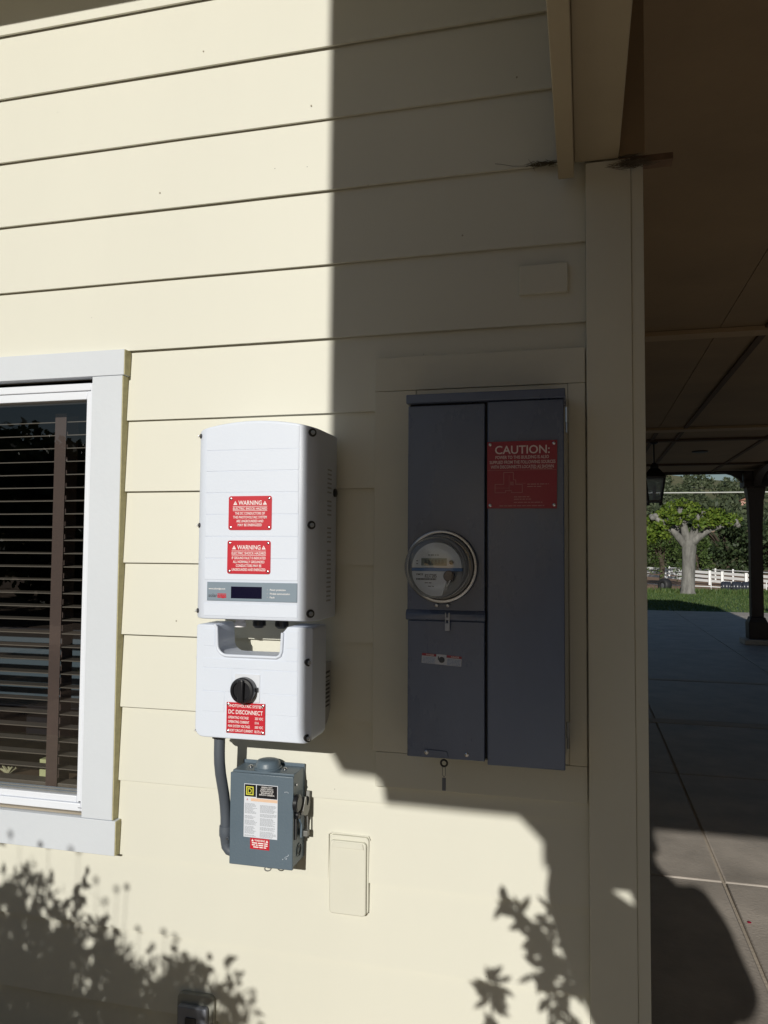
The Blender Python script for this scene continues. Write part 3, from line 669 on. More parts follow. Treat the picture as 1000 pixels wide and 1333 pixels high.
# ================================================================== conduit from switch box down into the safety switch
con = thing('conduit', 'grey plastic conduit bending down from the switch box', 'conduit', (-0.90, -0.06, 0.80))
P = [(-0.9045, -0.118, 1.090), (-0.9045, -0.118, 1.030), (-0.9045, -0.116, 1.005), (-0.9050, -0.108, 0.975), (-0.9060, -0.095, 0.945), (-0.9065, -0.083, 0.915), (-0.9070, -0.074, 0.885), (-0.9070, -0.069, 0.855), (-0.9070, -0.067, 0.815)]
MB().tube(P, 0.0140, 16).build('pipe', CONDUIT, con, smooth=True)
MB().lathe((-0.9045, -0.118, 1.086), (0, 0, -1), [(0.0195, 0), (0.0195, 0.016), (0.0180, 0.0175), (0.0150, 0.018)], 8).build('lock_nut', CONDUIT, con)
MB().lathe((-0.9070, -0.067, 0.832), (0, 0, -1), [(0.0170, 0), (0.0175, 0.012), (0.0170, 0.026), (0.0150, 0.030), (0.0120, 0.050)], 16).build('coupling', CONDUIT, con, smooth=True)
MB().tube([(-0.9070, -0.067, 0.795), (-0.9055, -0.066, 0.778), (-0.8980, -0.065, 0.768), (-0.8900, -0.064, 0.766)], [0.0130, 0.0130, 0.0125, 0.0125], 12).build('elbow', CONDUIT, con, smooth=True)
MB().tube([(-0.8960, -0.0840, 0.8060), (-0.8885, -0.0870, 0.8060)], 0.0034, 8).build('clamp_screw', STEEL, con)

# ================================================================== grey safety switch
sw = thing('safety_switch', 'grey steel safety switch box with a side lever and white data label', 'switch box', (-0.80, 0.0, 0.742))
BX0, BX1, BZ0, BZ1, BF = -0.8870, -0.7140, 0.7440, 0.9760, -0.0880
box('enclosure', BOXG, sw, BX0+0.002, BX1-0.002, -0.0780, -0.004, BZ0+0.004, BZ1+0.004, 0.0015)
box('cover', BOXG, sw, BX0, BX1, BF, -0.0785, BZ0, BZ1, 0.0022, 3)
box('mounting_flange', BOXG, sw, BX0-0.002, BX1-0.0005, -0.0060, -0.0015, BZ0+0.006, BZ1+0.012, 0.001)
hub = MB().lathe((-0.8020, -0.042, BZ1+0.004), (0, 0, 1), [(0.0360, 0), (0.0360, 0.004), (0.0330, 0.0055), (0.0310, 0.016), (0.0270, 0.0215), (0.0200, 0.0235), (0, 0.0240)], 32).build('hub_cap', BOXG, sw, smooth=True, ang=50)
for x in (-0.850, -0.755): MB().lathe((x, -0.042, BZ1+0.004), (0, 0, 1), [(0.006, 0), (0.006, 0.002), (0.0035, 0.005), (0, 0.0055)], 12).build('hub_screw', STEEL, hub, smooth=True)
lb = box('data_label', STICKER, sw, -0.8475, -0.7555, BF-0.0006, BF+0.0005, 0.8165, 0.9505)
tag(lb, 'white data label with black header')
box('label_header', BLACK, lb, -0.8460, -0.8150, BF-0.0009, BF-0.0003, 0.9185, 0.9490); box('label_header', BLACK, lb, -0.8130, -0.7570, BF-0.0009, BF-0.0003, 0.9165, 0.9490)
box('logo_square', YELLOW, lb, -0.8420, -0.8215, BF-0.0011, BF-0.0008, 0.9225, 0.9440)
box('logo_square', BLACK, lb, -0.8392, -0.8243, BF-0.0013, BF-0.0010, 0.9253, 0.9412)
lettering('lettering', YELLOW, lb, [('D', -0.83175, 0.9270, 0.0124, 0.0108, 'c')], BF-0.0016)
lettering('lettering', WHITE, lb, [('GENERAL DUTY', -0.785, 0.9430, 0.0034, 0.030, 'c'), ('SAFETY SWITCH', -0.785, 0.9382, 0.0034, 0.034, 'c'), ('INTERRUPTOR DE', -0.785, 0.9334, 0.0034, 0.036, 'c'), ('SEGURIDAD DE', -0.785, 0.9286, 0.0034, 0.032, 'c'), ('SERVICIO GENERAL', -0.785, 0.9238, 0.0034, 0.042, 'c')], BF-0.0012)
box('label_band', PEACH, lb, -0.8290, -0.7562, BF-0.0009, BF-0.0003, 0.9075, 0.9150)
rng = random.Random(21); mb = MB()
for x0, x1 in ((-0.8450, -0.8110), (-0.8030, -0.7575)):
    z = 0.9005
    while z > 0.8185:
        if rng.random() < 0.84: bars(mb, x0, x1-rng.uniform(0, 0.012), z, 0.0011, BF-0.0010, rng)
        z -= 0.0022
    
mb.build('small_print', INKG, lb)
lettering('lettering', RED, lb, [('A', -0.8385, 0.9085, 0.0055, 0.004, 'c')], BF-0.0010)
wl = box('warning_label', RED, sw, -0.8290, -0.7765, BF-0.0006, BF+0.0005, 0.7880, 0.8155)
tag(wl, 'small red warning label under the data label')
lettering('lettering', WHITE, wl, [('WARNING', -0.8025, 0.8075, 0.0050, 0.029, 'c')], BF-0.0010)
mb = MB(); rng = random.Random(6)
for xa, xb_, z in ((-0.824, -0.781, 0.8022), (-0.824, -0.781, 0.7972), (-0.820, -0.785, 0.7922)): bars(mb, xa, xb_, z, 0.0026, BF-0.0010, rng)
mb.build('small_print', WHITE, wl)
mb = MB(); tri(mb, -0.8225, 0.8070, 0.0060, BF-0.0009); tri(mb, -0.7830, 0.8070, 0.0060, BF-0.0009); mb.build('print_mark', WHITE, wl)
# lever assembly on the right side
lv = MB().lathe((-0.7125, -0.0780, 0.9090), (1, 0, 0), [(0.0200, 0), (0.0215, 0.0015), (0.0215, 0.0100), (0.0180, 0.0125), (0, 0.0127)], 24).build('lever_knob', BLACK, sw, smooth=True)
mb = MB()
hk = [(-0.062, 0.885), (-0.052, 0.900), (-0.045, 0.915), (-0.037, 0.915), (-0.036, 0.893), (-0.028, 0.889), (-0.020, 0.898), (-0.018, 0.922), (-0.011, 0.922), (-0.010, 0.890), (-0.016, 0.874), (-0.028, 0.866), (-0.042, 0.868), (-0.055, 0.872)]
mb.prism(hk, 'x', -0.7040, -0.6960); lever = mb.build('lever_arm', ZINC, sw)
MB().prism([(-0.060, 0.880), (-0.045, 0.884), (-0.030, 0.868), (-0.030, 0.838), (-0.038, 0.812), (-0.047, 0.812), (-0.044, 0.845), (-0.056, 0.858)], 'x', -0.7110, -0.7050).build('latch_plate', BOXG, sw, 0.0008)
MB().tube([(-0.699, -0.0245, 0.880), (-0.697, -0.0225, 0.812)], 0.0022, 8).build('link_rod', ZINC, sw)
box('latch_bracket', ZINC, sw, -0.7120, -0.6935, -0.036, -0.020, 0.812, 0.826, 0.001)
MB().lathe((-0.7115, -0.066, 0.876), (1, 0, 0), [(0.009, 0), (0.009, 0.006), (0.005, 0.008)], 14).build('pivot', BLACK, sw, smooth=True)
box('lever_slot', DARKREC, sw, -0.7158, -0.7110, -0.074, -0.066, 0.815, 0.868)
for rr_ in (0.017, 0.011):
    MB().lathe((-0.7156, -0.038, 0.778), (1, 0, 0), [(rr_, 0), (rr_, 0.0012), (rr_-0.0022, 0.0014), (rr_-0.0022, 0.0)], 24, closed=True).build('knockout', DARKREC if rr_ < 0.012 else BOXG, sw, smooth=True)
MB().lathe((-0.7150, -0.066, 0.951), (1, 0, 0), [(0.003, 0), (0.003, 0.003), (0, 0.004)], 10).build('side_screw', STEEL, sw, smooth=True)
mb = MB()
for k in range(21):
    a = 2*math.pi*k/20; mb.v.append((0, 0, 0)); mb.v.pop()
mb.tube([(-0.783+0.0085*math.cos(2*math.pi*k/16), -0.080+0.0045*math.sin(2*math.pi*k/16), 0.7395+0.004*math.sin(2*math.pi*k/16)) for k in range(17)], 0.0016, 6)
mb.box(-0.7850, -0.7720, -0.0795, -0.0775, 0.7400, 0.7460); mb.build('cover_hasp', ZINC, sw)
mb = MB(); rng = random.Random(2)
for k in range(7): x, z = rng.uniform(-0.742, -0.725), rng.uniform(0.768, 0.782); mb.box(x, x+0.002, BF-0.0006, BF+0.0002, z, z+0.0012)
for k in range(4): x, z = -0.737+k*0.003, 0.935+rng.uniform(-0.002, 0.002); mb.box(x, x+0.0012, BF-0.0006, BF+0.0002, z, z+0.0015)
mb.build('paint_scuff', STICKER, sw)

# ================================================================== meter panel
mp_ = thing('meter_panel', 'dark blue grey electric meter panel with a red caution plate in shade', 'meter panel', (-0.23, 0.0, 1.055))
PX0, PX1, PZ0, PZ1, PF = -0.4150, -0.0430, 1.057, 1.926, -0.118
box('back_box', PANELD, mp_, PX0+0.003, PX1-0.002, PF+0.016, -0.012, PZ0+0.004, PZ1-0.003)
box('upper_cover', PANEL, mp_, PX0, -0.2270, PF, PF+0.0155, 1.4035, 1.9040, 0.002)
box('lower_cover', PANEL, mp_, PX0+0.002, -0.2270, PF-0.0015, PF+0.0155, 1.0580, 1.3830, 0.002)
MB().prism([(PF-0.0030, 1.3835), (PF-0.0085, 1.3860), (PF-0.0085, 1.4000), (PF-0.0010, 1.4085), (PF+0.010, 1.4085), (PF+0.010, 1.3835)], 'x', PX0-0.002, -0.2258).build('drip_ledge', PANEL, mp_, 0.0015)
box('door', PANEL, mp_, -0.2205, PX1, PF-0.0045, PF+0.0155, 1.0515, 1.9070, 0.0025, 3)
box('rain_cap', PANEL, mp_, PX0-0.003, PX1+0.0035, PF-0.0120, -0.005, 1.9085, 1.9305, 0.0020)
for z, ma in ((1.870, STEEL), (1.142, ZINC)):
    h_ = MB().tube([(PX1+0.0065, PF+0.004, z-0.018), (PX1+0.0065, PF+0.004, z+0.018)], 0.0042, 10).tube([(PX1+0.0065, PF+0.004, z-0.042), (PX1+0.0065, PF+0.004, z-0.019)], 0.0028, 8).build('hinge', ma, mp_, smooth=True)
# caution plate
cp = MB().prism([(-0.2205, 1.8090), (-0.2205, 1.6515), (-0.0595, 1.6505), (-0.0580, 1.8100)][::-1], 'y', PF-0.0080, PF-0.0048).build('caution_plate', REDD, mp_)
tag(cp, 'dark red caution plate with a site diagram')
yc_ = PF-0.0084
lettering('lettering', WHITEF, cp, [('CAUTION:', -0.1385, 1.7800, 0.0190, 0.1270, 'c'), ('POWER TO THIS BUILDING IS ALSO', -0.1390, 1.7680, 0.0072, 0.124, 'c'), ('SUPPLIED FROM THE FOLLOWING SOURCES', -0.1385, 1.7565, 0.0072, 0.1525, 'c'), ('WITH DISCONNECTS LOCATED AS SHOWN', -0.1390, 1.7455, 0.0072, 0.146, 'c')], yc_)
DIM = pm('dim_print', (0.50, 0.24, 0.24), 0.6)
mb = MB(); rng = random.Random(8)
for xa, xb_, z in ((-0.1270, -0.0770, 1.7065), (-0.1270, -0.0910, 1.7010), (-0.1580, -0.1220, 1.6770), (-0.1580, -0.1180, 1.6715), (-0.1580, -0.0920, 1.6640), (-0.1920, -0.0880, 1.6560), (-0.120, -0.068, 1.7425)):
    bars(mb, xa, xb_, z, 0.0020, yc_, rng)
mb.build('small_print', DIM, cp)
mb = MB()
def ln(a, b, t=0.0012):
    x0, x1 = sorted((a[0], b[0])); z0, z1 = sorted((a[1], b[1])); mb.box(x0-t/2, x1+t/2, yc_-0.0001, yc_+0.0002, z0-t/2, z1+t/2)
ln((-0.2190, 1.7410), (-0.0600, 1.7410), 0.0005)
PT = [(-0.2020, 1.7080), (-0.1815, 1.7080), (-0.1815, 1.7360), (-0.1590, 1.7360), (-0.1590, 1.7180), (-0.1535, 1.7180), (-0.1535, 1.7070), (-0.1385, 1.7070), (-0.1385, 1.6880), (-0.1640, 1.6880), (-0.1640, 1.6930), (-0.1775, 1.6930), (-0.1775, 1.6880), (-0.2020, 1.6880), (-0.2020, 1.7080)]
for a, b in zip(PT[:-1], PT[1:]): ln(a, b)
ln((-0.1530, 1.7100), (-0.1300, 1.7100), 0.0005); ln((-0.2010, 1.6990), (-0.1700, 1.6990), 0.0005); ln((-0.1690, 1.6900), (-0.1690, 1.7280), 0.0005)
for k in range(5): ln((-0.1665, 1.7060+k*0.0018), (-0.1585, 1.7060+k*0.0018), 0.0008)
mb.build('diagram', DIM, cp)
for px in (-0.2135, -0.0655):
    for pz in (1.6585, 1.8025): MB().lathe((px, PF-0.0079, pz), (0, -1, 0), [(0.0036, 0), (0.0036, 0.0010), (0.0022, 0.0018), (0, 0.002)], 14).build('rivet', STEEL, cp, smooth=True)
# narrow danger sticker, a little crooked
def tilt(mb, piv, a):
    for i, (x, y, z) in enumerate(mb.v):
        dx, dz = x-piv[0], z-piv[1]; mb.v[i] = (piv[0]+dx*math.cos(a)-dz*math.sin(a), y, piv[1]+dx*math.sin(a)+dz*math.cos(a))
    return mb
pv = (-0.330, 1.291); ra = R_(-3.2)
LBL = pm('sticker_paper', (0.55, 0.58, 0.66), 0.4)
st = tilt(MB().box(-0.3780, -0.2820, PF-0.0021, PF-0.0012, 1.2790, 1.2965).box(-0.3430, -0.3185, PF-0.0022, PF-0.0012, 1.2966, 1.3030), pv, ra).build('danger_sticker', LBL, mp_)
tag(st, 'narrow red and white danger sticker on the lower cover')
tilt(MB().box(-0.3780, -0.3435, PF-0.0022, PF-0.0013, 1.2968, 1.3025).box(-0.3180, -0.2820, PF-0.0022, PF-0.0013, 1.2968, 1.3025), pv, ra).build('sticker_band', REDD, st)
mb = MB(); rng = random.Random(4)
for z in (1.2945, 1.2915, 1.2885, 1.2855, 1.2825):
    bars(mb, -0.3760, -0.3450, z-0.002, 0.0011, PF-0.0024, rng); bars(mb, -0.3160, -0.2840, z-0.002, 0.0011, PF-0.0024, rng)
tilt(mb, pv, ra).build('small_print', METERB, st)
lettering('lettering', WHITE, st, [('DANGER', -0.3580, 1.2980, 0.0034, 0.019, 'c'), ('DANGER', -0.2975, 1.2980, 0.0034, 0.019, 'c')], PF-0.0025, ra, pv)
mb = MB().lathe((-0.3295, PF-0.0021, 1.2905), (0, -1, 0), [(0.0072, 0), (0.0072, 0.0004)], 16).box(-0.3390, -0.3365, PF-0.0026, PF-0.0020, 1.290, 1.298); tilt(mb, pv, ra).build('pictogram', INK, st)
# locking hasp at the bottom, screws
MB().prism([(-0.3700, 1.0780), (-0.3160, 1.0760), (-0.3120, 1.0610), (-0.3300, 1.0600), (-0.3380, 1.0690), (-0.3700, 1.0660)], 'y', PF-0.0045, PF-0.0018).build('hasp', PANEL, mp_, 0.0006)
for x, z in ((-0.3650, 1.0715), (-0.2690, 1.0715)): MB().lathe((x, PF-0.0045 if x < -0.3 else PF-0.0015, z), (0, -1, 0), [(0.0052, 0), (0.0052, 0.0015), (0.003, 0.003), (0, 0.0032)], 14).build('screw', STEEL, mp_, smooth=True)
def seal(nm, label, x, zt, y, long_):
    t_ = thing(nm, label, 'seal tag', (x, y, zt-long_))
    return t_
t_ = seal('wire_seal_tag', 'dark wire seal with a flat tag hanging under the meter panel', -0.3225, 1.060, PF-0.006, 0.08)
mb = MB(); mb.tube([(-0.3225+0.0075*math.cos(2*math.pi*k/18), PF-0.006, 1.0490+0.0075*math.sin(2*math.pi*k/18)) for k in range(19)], 0.0024, 8); mb.build('ring', BLACK, t_, smooth=True)
mb = MB(); mb.tube([(-0.3262, PF-0.006, 1.0420), (-0.3262, PF-0.006, 1.0210), (-0.3225, PF-0.006, 1.0170)], 0.0008, 6).tube([(-0.3190, PF-0.006, 1.0420), (-0.3190, PF-0.006, 1.0210), (-0.3225, PF-0.006, 1.0170)], 0.0008, 6); mb.build('wire', ZINC, t_)
box('tag_plate', pm('tag_grey', (0.10, 0.11, 0.14), 0.4), t_, -0.3270, -0.3180, PF-0.0070, PF-0.0050, 0.9850, 1.0150, 0.0008)
t_ = seal('plastic_seal_tag', 'pale plastic seal tag hanging over the ledge below the meter', -0.315, 1.415, PF-0.012, 0.05)
mb = MB(); mb.box(-0.3200, -0.3178, PF-0.0125, PF-0.0108, 1.380, 1.4035).box(-0.3120, -0.3090, PF-0.0125, PF-0.0108, 1.378, 1.4035).box(-0.3178, -0.3120, PF-0.0122, PF-0.0108, 1.386, 1.392)
mb.build('loop', CLEARTAG, t_); box('tag_plate', CLEARTAG, t_, -0.3205, -0.3085, PF-0.0130, PF-0.0106, 1.3605, 1.3790, 0.0015)

# ================================================================== electric meter
me_ = thing('electric_meter', 'round glass electric meter with silver ring on the blue grey panel', 'meter', (-0.3300, PF, 1.425))
mc = (-0.3300, PF, 1.5130)
MB().lathe(mc, (0, -1, 0), [(0.0790, -0.004), (0.0880, -0.002), (0.0880, 0.0100), (0.0862, 0.0150), (0.0815, 0.0165), (0.0780, 0.0150), (0.0760, 0.0100), (0.0760, -0.004)], 56, closed=True).build('socket_ring', pm('ring_metal', (0.42, 0.42, 0.43), 0.33, metal=1.0, var=0.15, scale=14), me_, smooth=True, ang=50)
MB().lathe(mc, (0, -1, 0), [(0.0772, 0.002), (0.0772, 0.0200), (0.0730, 0.0225), (0.0690, 0.0240), (0.0680, 0.0400), (0.0500, 0.0420), (0, 0.0420)], 48).build('base', METERG, me_, smooth=True)
MB().lathe(mc, (0, -1, 0), [(0.0738, 0.0240), (0.0728, 0.0800), (0.0712, 0.0930), (0.0670, 0.1010), (0.0600, 0.1045), (0.0400, 0.1060), (0.0, 0.1065)], 56).build('glass_cover', CLEAR, me_, smooth=True, ang=80)
MB().lathe(mc, (0, -1, 0), [(0.0700, 0.0880), (0.0700, 0.0910), (0.0665, 0.0910), (0.0665, 0.0880)], 48, closed=True).build('cover_rim', METERG, me_, smooth=True)
fy = PF-0.0700; mb = MB()
def disc_poly(cx, cz, r, a0, a1, n=24): return [(cx+r*math.cos(R_(a0+(a1-a0)*k/n)), cz+r*math.sin(R_(a0+(a1-a0)*k/n))) for k in range(n+1)]
fr = 0.0585; cxm, czm = -0.3300, 1.5110
up = disc_poly(cxm, czm, fr, 0, 180)
face = MB().prism(up, 'y', fy, fy+0.028).build('face_plate', METERF, me_)
lo = disc_poly(cxm, czm-0.008, fr, 180, 282, 16)+[(cxm+0.030, czm-0.008)]
MB().prism(lo, 'y', fy, fy+0.028).build('lower_face', METERF, face)
MB().prism([(cxm-fr, czm-0.0075), (cxm+fr, czm-0.0075), (cxm+fr, czm-0.0005), (cxm-fr, czm-0.0005)], 'y', fy-0.0004, fy+0.02).build('blue_band', METERB, face)
MB().prism(disc_poly(cxm, czm-0.008, fr, 283, 360, 12)+[(cxm+0.032, czm-0.0085)], 'y', fy+0.008, fy+0.028).build('lower_recess', METERG, face)
box('display', LCDG, face, cxm-0.036, cxm+0.0235, fy-0.0010, fy+0.0005, czm+0.0050, czm+0.0220)
lettering('lettering', INK, face, [('8.8.8.8.8.8', cxm-0.006, czm+0.0085, 0.0100, 0.045, 'c')], fy-0.0013)
lettering('lettering', INK, face, [('FM25', cxm-0.0475, czm-0.0175, 0.0040, 0.016, 'l'), ('8237285', cxm-0.0280, czm-0.0225, 0.0078, 0.028, 'l')], fy-0.0005)
mb = MB(); rng = random.Random(9); x = cxm-0.048
while x < cxm-0.002:
    wd = rng.uniform(0.0006, 0.0017); mb.box(x, x+wd, fy-0.0006, fy, czm-0.0285, czm-0.0245); x += wd+rng.uniform(0.0005, 0.0012)
for xa, xb_, z in ((-0.0200, 0.0060, 0.0285), (-0.0280, -0.0120, -0.0360), (-0.0200, -0.0060, -0.0440), (-0.0480, -0.0440, 0.0080), (-0.0480, -0.0440, 0.0150)): bars(mb, cxm+xa, cxm+xb_, czm+z, 0.0018, fy-0.0005, rng)
mb.build('bar_code', INK, face)
MB().lathe((cxm+0.0345, fy, czm+0.0130), (0, -1, 0), [(0.0050, 0), (0.0050, 0.004), (0.0035, 0.005), (0, 0.005)], 18).build('sensor_button', LCD, face, smooth=True)
MB().lathe((cxm+0.0290, fy+0.008, czm-0.0190), (0, -1, 0), [(0.0130, 0), (0.0130, 0.010), (0.0110, 0.012), (0, 0.012)], 24).build('optical_port', LCD, face, smooth=True)
for x in (-0.341, -0.314): MB().lathe((x, PF-0.005, 1.4215), (0, -1, -0.3), [(0.0038, 0), (0.0038, 0.006), (0, 0.008)], 10).build('ring_screw', STEEL, me_, smooth=True)

# ================================================================== painted covers on the wall
t = thing('blank_cover_plate', 'small flat cover plate painted cream, on the shaded planks up by the corner', 'cover plate', (-0.094, 0.0, 2.197))
box('plate', CREAM2, t, -0.1545, -0.0345, -0.0085, 0.010, 2.1975, 2.2720, 0.0018)
for x, z in ((-0.141, 2.232), (-0.049, 2.232)): MB().lathe((x, -0.0085, z), (0, -1, 0), [(0.0022, 0), (0.0022, 0.0006), (0, 0.001)], 10).build('screw', CREAM2, t, smooth=True)
t = thing('outlet_cover', 'tall cream painted outlet cover low on the sunlit wall', 'outlet cover', (-0.59, 0.0, 0.615))
MB().prism(rrect(-0.6440, -0.5385, 0.6195, 0.8120, 0.010), 'y', -0.0040, 0.012).build('base', CREAM2, t, 0.0015)
MB().prism(rrect(-0.6400, -0.5425, 0.6180, 0.8020, 0.009), 'y', -0.0150, -0.0042).build('lid', CREAM2, t, 0.003, 3)
MB().prism([(-0.634, 0.7860), (-0.548, 0.7860), (-0.551, 0.8000), (-0.631, 0.8000)], 'y', -0.0185, -0.0150).build('hinge_bar', CREAM2, t, 0.0012)
mb = MB(); mb.tube([(-0.6475, -0.001, 0.700), (-0.6475, -0.001, 0.812), (-0.640, -0.001, 0.8165), (-0.54, -0.001, 0.8150), (-0.5360, -0.001, 0.806)], 0.0016, 6); mb.build('caulk_bead', CREAM, t, smooth=True)
t = thing('weather_cover', 'grey weatherproof outlet cover low on the wall in shrub shade', 'outlet cover', (-1.01, 0.0, 0.20))
MB().prism(rrect(-1.0680, -0.9590, 0.180, 0.3580, 0.018), 'y', -0.012, 0.012).build('base', pm('cover_base', (0.33, 0.33, 0.29), 0.5), t, 0.003, 3)
MB().prism(rrect(-1.0580, -0.9740, 0.190, 0.3340, 0.006), 'y', -0.030, -0.0125).build('lid', COVERG, t, 0.004, 3)
MB().prism(rrect(-1.0330, -1.0020, 0.230, 0.3080, 0.004), 'y', -0.0335, -0.0300).build('window_slot', DARKREC, t)
# dry grass caught under a plank end, cobwebs at the post head
def tuft(name, label, cat, c, n, sp, r, mat, seed, dirv=(1, 0, 0)):
    rng = random.Random(seed); mb = MB(); c = Vector(c)
    for _ in range(n):
        p = c+Vector((rng.gauss(0, sp[0]), rng.gauss(0, sp[1])-0.002, rng.gauss(0, sp[2])))
        d = (Vector(dirv)+Vector((rng.gauss(0, .35), rng.gauss(0, .2), rng.gauss(0, .16)))).normalized()*rng.uniform(0.006, 0.024)
        mb.tube([p-d, p+Vector((0, -0.002, rng.gauss(0, .003))), p+d], [r*0.5, r, r*0.4], 4)
    return tag(mb.build(name, mat), label, cat)
tuft('straw_tuft', 'dry straw wisp caught under a plank beside the porch beam', 'straw', (-0.092, -0.006, 2.529), 90, (0.016, 0.003, 0.0018), 0.0006, STRAW, 3)
mb = MB(); mb.tube([(-0.13, -0.004, 2.5300), (-0.17, -0.006, 2.5335), (-0.20, -0.006, 2.5420), (-0.215, -0.004, 2.5460)], 0.0006, 4)
tag(mb.build('straw_stalk', STRAW), 'single thin straw stalk trailing left of the straw wisp', 'straw')
tuft('cobweb', 'dusty cobweb clump at the top of the corner post', 'cobweb', (0.120, -0.030, 2.494), 190, (0.020, 0.008, 0.0045), 0.0006, WEB, 5)
tag(MB().lathe((0.665, 1.66, 0.001), (0, 0, 1), [(0.008, 0), (0.009, 0.002), (0.005, 0.004), (0, 0.005)], 7).build('fallen_petal', REDD), 'tiny red petal lying on the slab joint', 'petal')

# ================================================================== garden beyond the porch
# pollarded tree on the lawn
tr = thing('pollarded_tree', 'pollarded tree with pale trunk and knobbly limbs on the lawn', 'tree', (3.80, 29.43, -0.01))
rng = random.Random(17); ty = 29.43
pts = [(3.80, ty, -0.05), (3.79, ty, 0.12), (3.82, ty, 0.7), (3.85, ty, 1.3), (3.86, ty, 1.75), (3.86, ty, 1.98)]
MB().tube(pts, [0.31, 0.255, 0.235, 0.24, 0.265, 0.24], 16).build('trunk', BARK, tr, smooth=True, ang=60)
limbs = [[(3.80, ty, 1.78), (3.52, ty-0.1, 2.08), (3.22, ty-0.25, 2.42), (3.08, ty-0.3, 2.62)], [(3.08, ty-0.3, 2.62), (2.80, ty-0.35, 2.72), (2.60, ty-0.3, 2.88)],
    [(3.22, ty-0.25, 2.42), (3.0, ty-0.1, 2.30), (2.72, ty, 2.34)],
    [(3.82, ty, 1.9), (3.70, ty-0.15, 2.30), (3.62, ty-0.2, 2.75), (3.52, ty-0.2, 3.10)], [(3.62, ty-0.2, 2.6), (3.80, ty-0.25, 2.85), (3.86, ty-0.2, 3.1)],
    [(3.90, ty, 1.85), (4.15, ty-0.2, 2.12), (4.42, ty-0.3, 2.32), (4.62, ty-0.3, 2.46)], [(4.42, ty-0.3, 2.34), (4.85, ty-0.3, 2.52), (5.25, ty-0.3, 2.58), (5.50, ty-0.3, 2.62)],
    [(3.88, ty, 1.9), (4.02, ty-0.2, 2.3), (4.12, ty-0.25, 2.75), (4.25, ty-0.2, 3.05)], [(3.9, ty+0.1, 1.9), (4.1, ty+0.4, 2.4), (4.5, ty+0.7, 2.9)], [(3.82, ty+0.1, 1.9), (3.5, ty+0.5, 2.4), (3.2, ty+0.7, 2.9)]]
for l in limbs:
    k = len(l); r0 = 0.185 if l[0][2] < 2.0 else 0.125
    MB().tube(l, [r0-(r0-0.075)*i/(k-1) for i in range(k)], 10).build('limb', BARK, tr, smooth=True, ang=60)
    e = l[-1]
    mbk = MB()
    for q in range(3):
        c = Vector(e)+Vector((rng.gauss(0, .06), rng.gauss(0, .06), rng.gauss(0, .05))); rad_ = rng.uniform(0.09, 0.13)
        mbk.lathe(c, (rng.gauss(0, 1), rng.gauss(0, 1), rng.gauss(0, 1)), [(0.0, -rad_)]+[(rad_*math.sin(a)*rng.uniform(.85, 1.1), -rad_*math.cos(a)) for a in (0.6, 1.2, 1.8, 2.4)]+[(0, rad_)], 9)
    mbk.build('knob', BARK, tr, smooth=True, ang=60)
MB().lathe((4.62, ty-0.34, 2.44), (0.15, -1, 0.15), [(0.13, -0.10), (0.135, 0.02), (0.10, 0.04), (0, 0.045)], 14).build('cut_stump', CUT, tr, smooth=True)
clump = []
for c in [(2.70, ty-.2, 2.95), (3.05, ty-.3, 3.22), (3.35, ty-.2, 3.38), (3.65, ty-.3, 3.42), (3.95, ty-.3, 3.25), (3.25, ty-.4, 2.95), (3.55, ty+.3, 3.15), (4.30, ty-.3, 3.05), (4.60, ty-.3, 3.02), (4.95, ty-.2, 3.00),
          (4.45, ty-.4, 2.72), (4.80, ty-.3, 2.78), (5.20, ty-.2, 2.88), (5.45, ty, 2.80), (2.45, ty, 2.75), (2.62, ty-.4, 2.52), (3.9, ty+.5, 3.1), (2.9, ty+.4, 3.0), (4.9, ty+.5, 3.0), (3.30, ty-.6, 2.72), (3.75, ty-.55, 2.95), (4.15, ty-.6, 2.62), (2.95, ty-.6, 2.60), (4.70, ty-.6, 2.85), (2.40, ty-.3, 2.35), (2.55, ty-.2, 2.15), (3.95, ty-.5, 3.25), (2.75, ty-.5, 2.35), (2.95, ty-.4, 2.20), (2.45, ty-.5, 2.05), (5.15, ty-.5, 2.70), (4.55, ty-.6, 2.62)]:
    clump.append((c, (rng.uniform(.20, .32), rng.uniform(.22, .32), rng.uniform(.15, .24))))
mb = MB(); leaves(mb, 2900, blob_sampler(clump, rng), 0.09, 0.17, rng, flat=0.3, long=1.5); mb.build('crown', LEAF_M, tr)

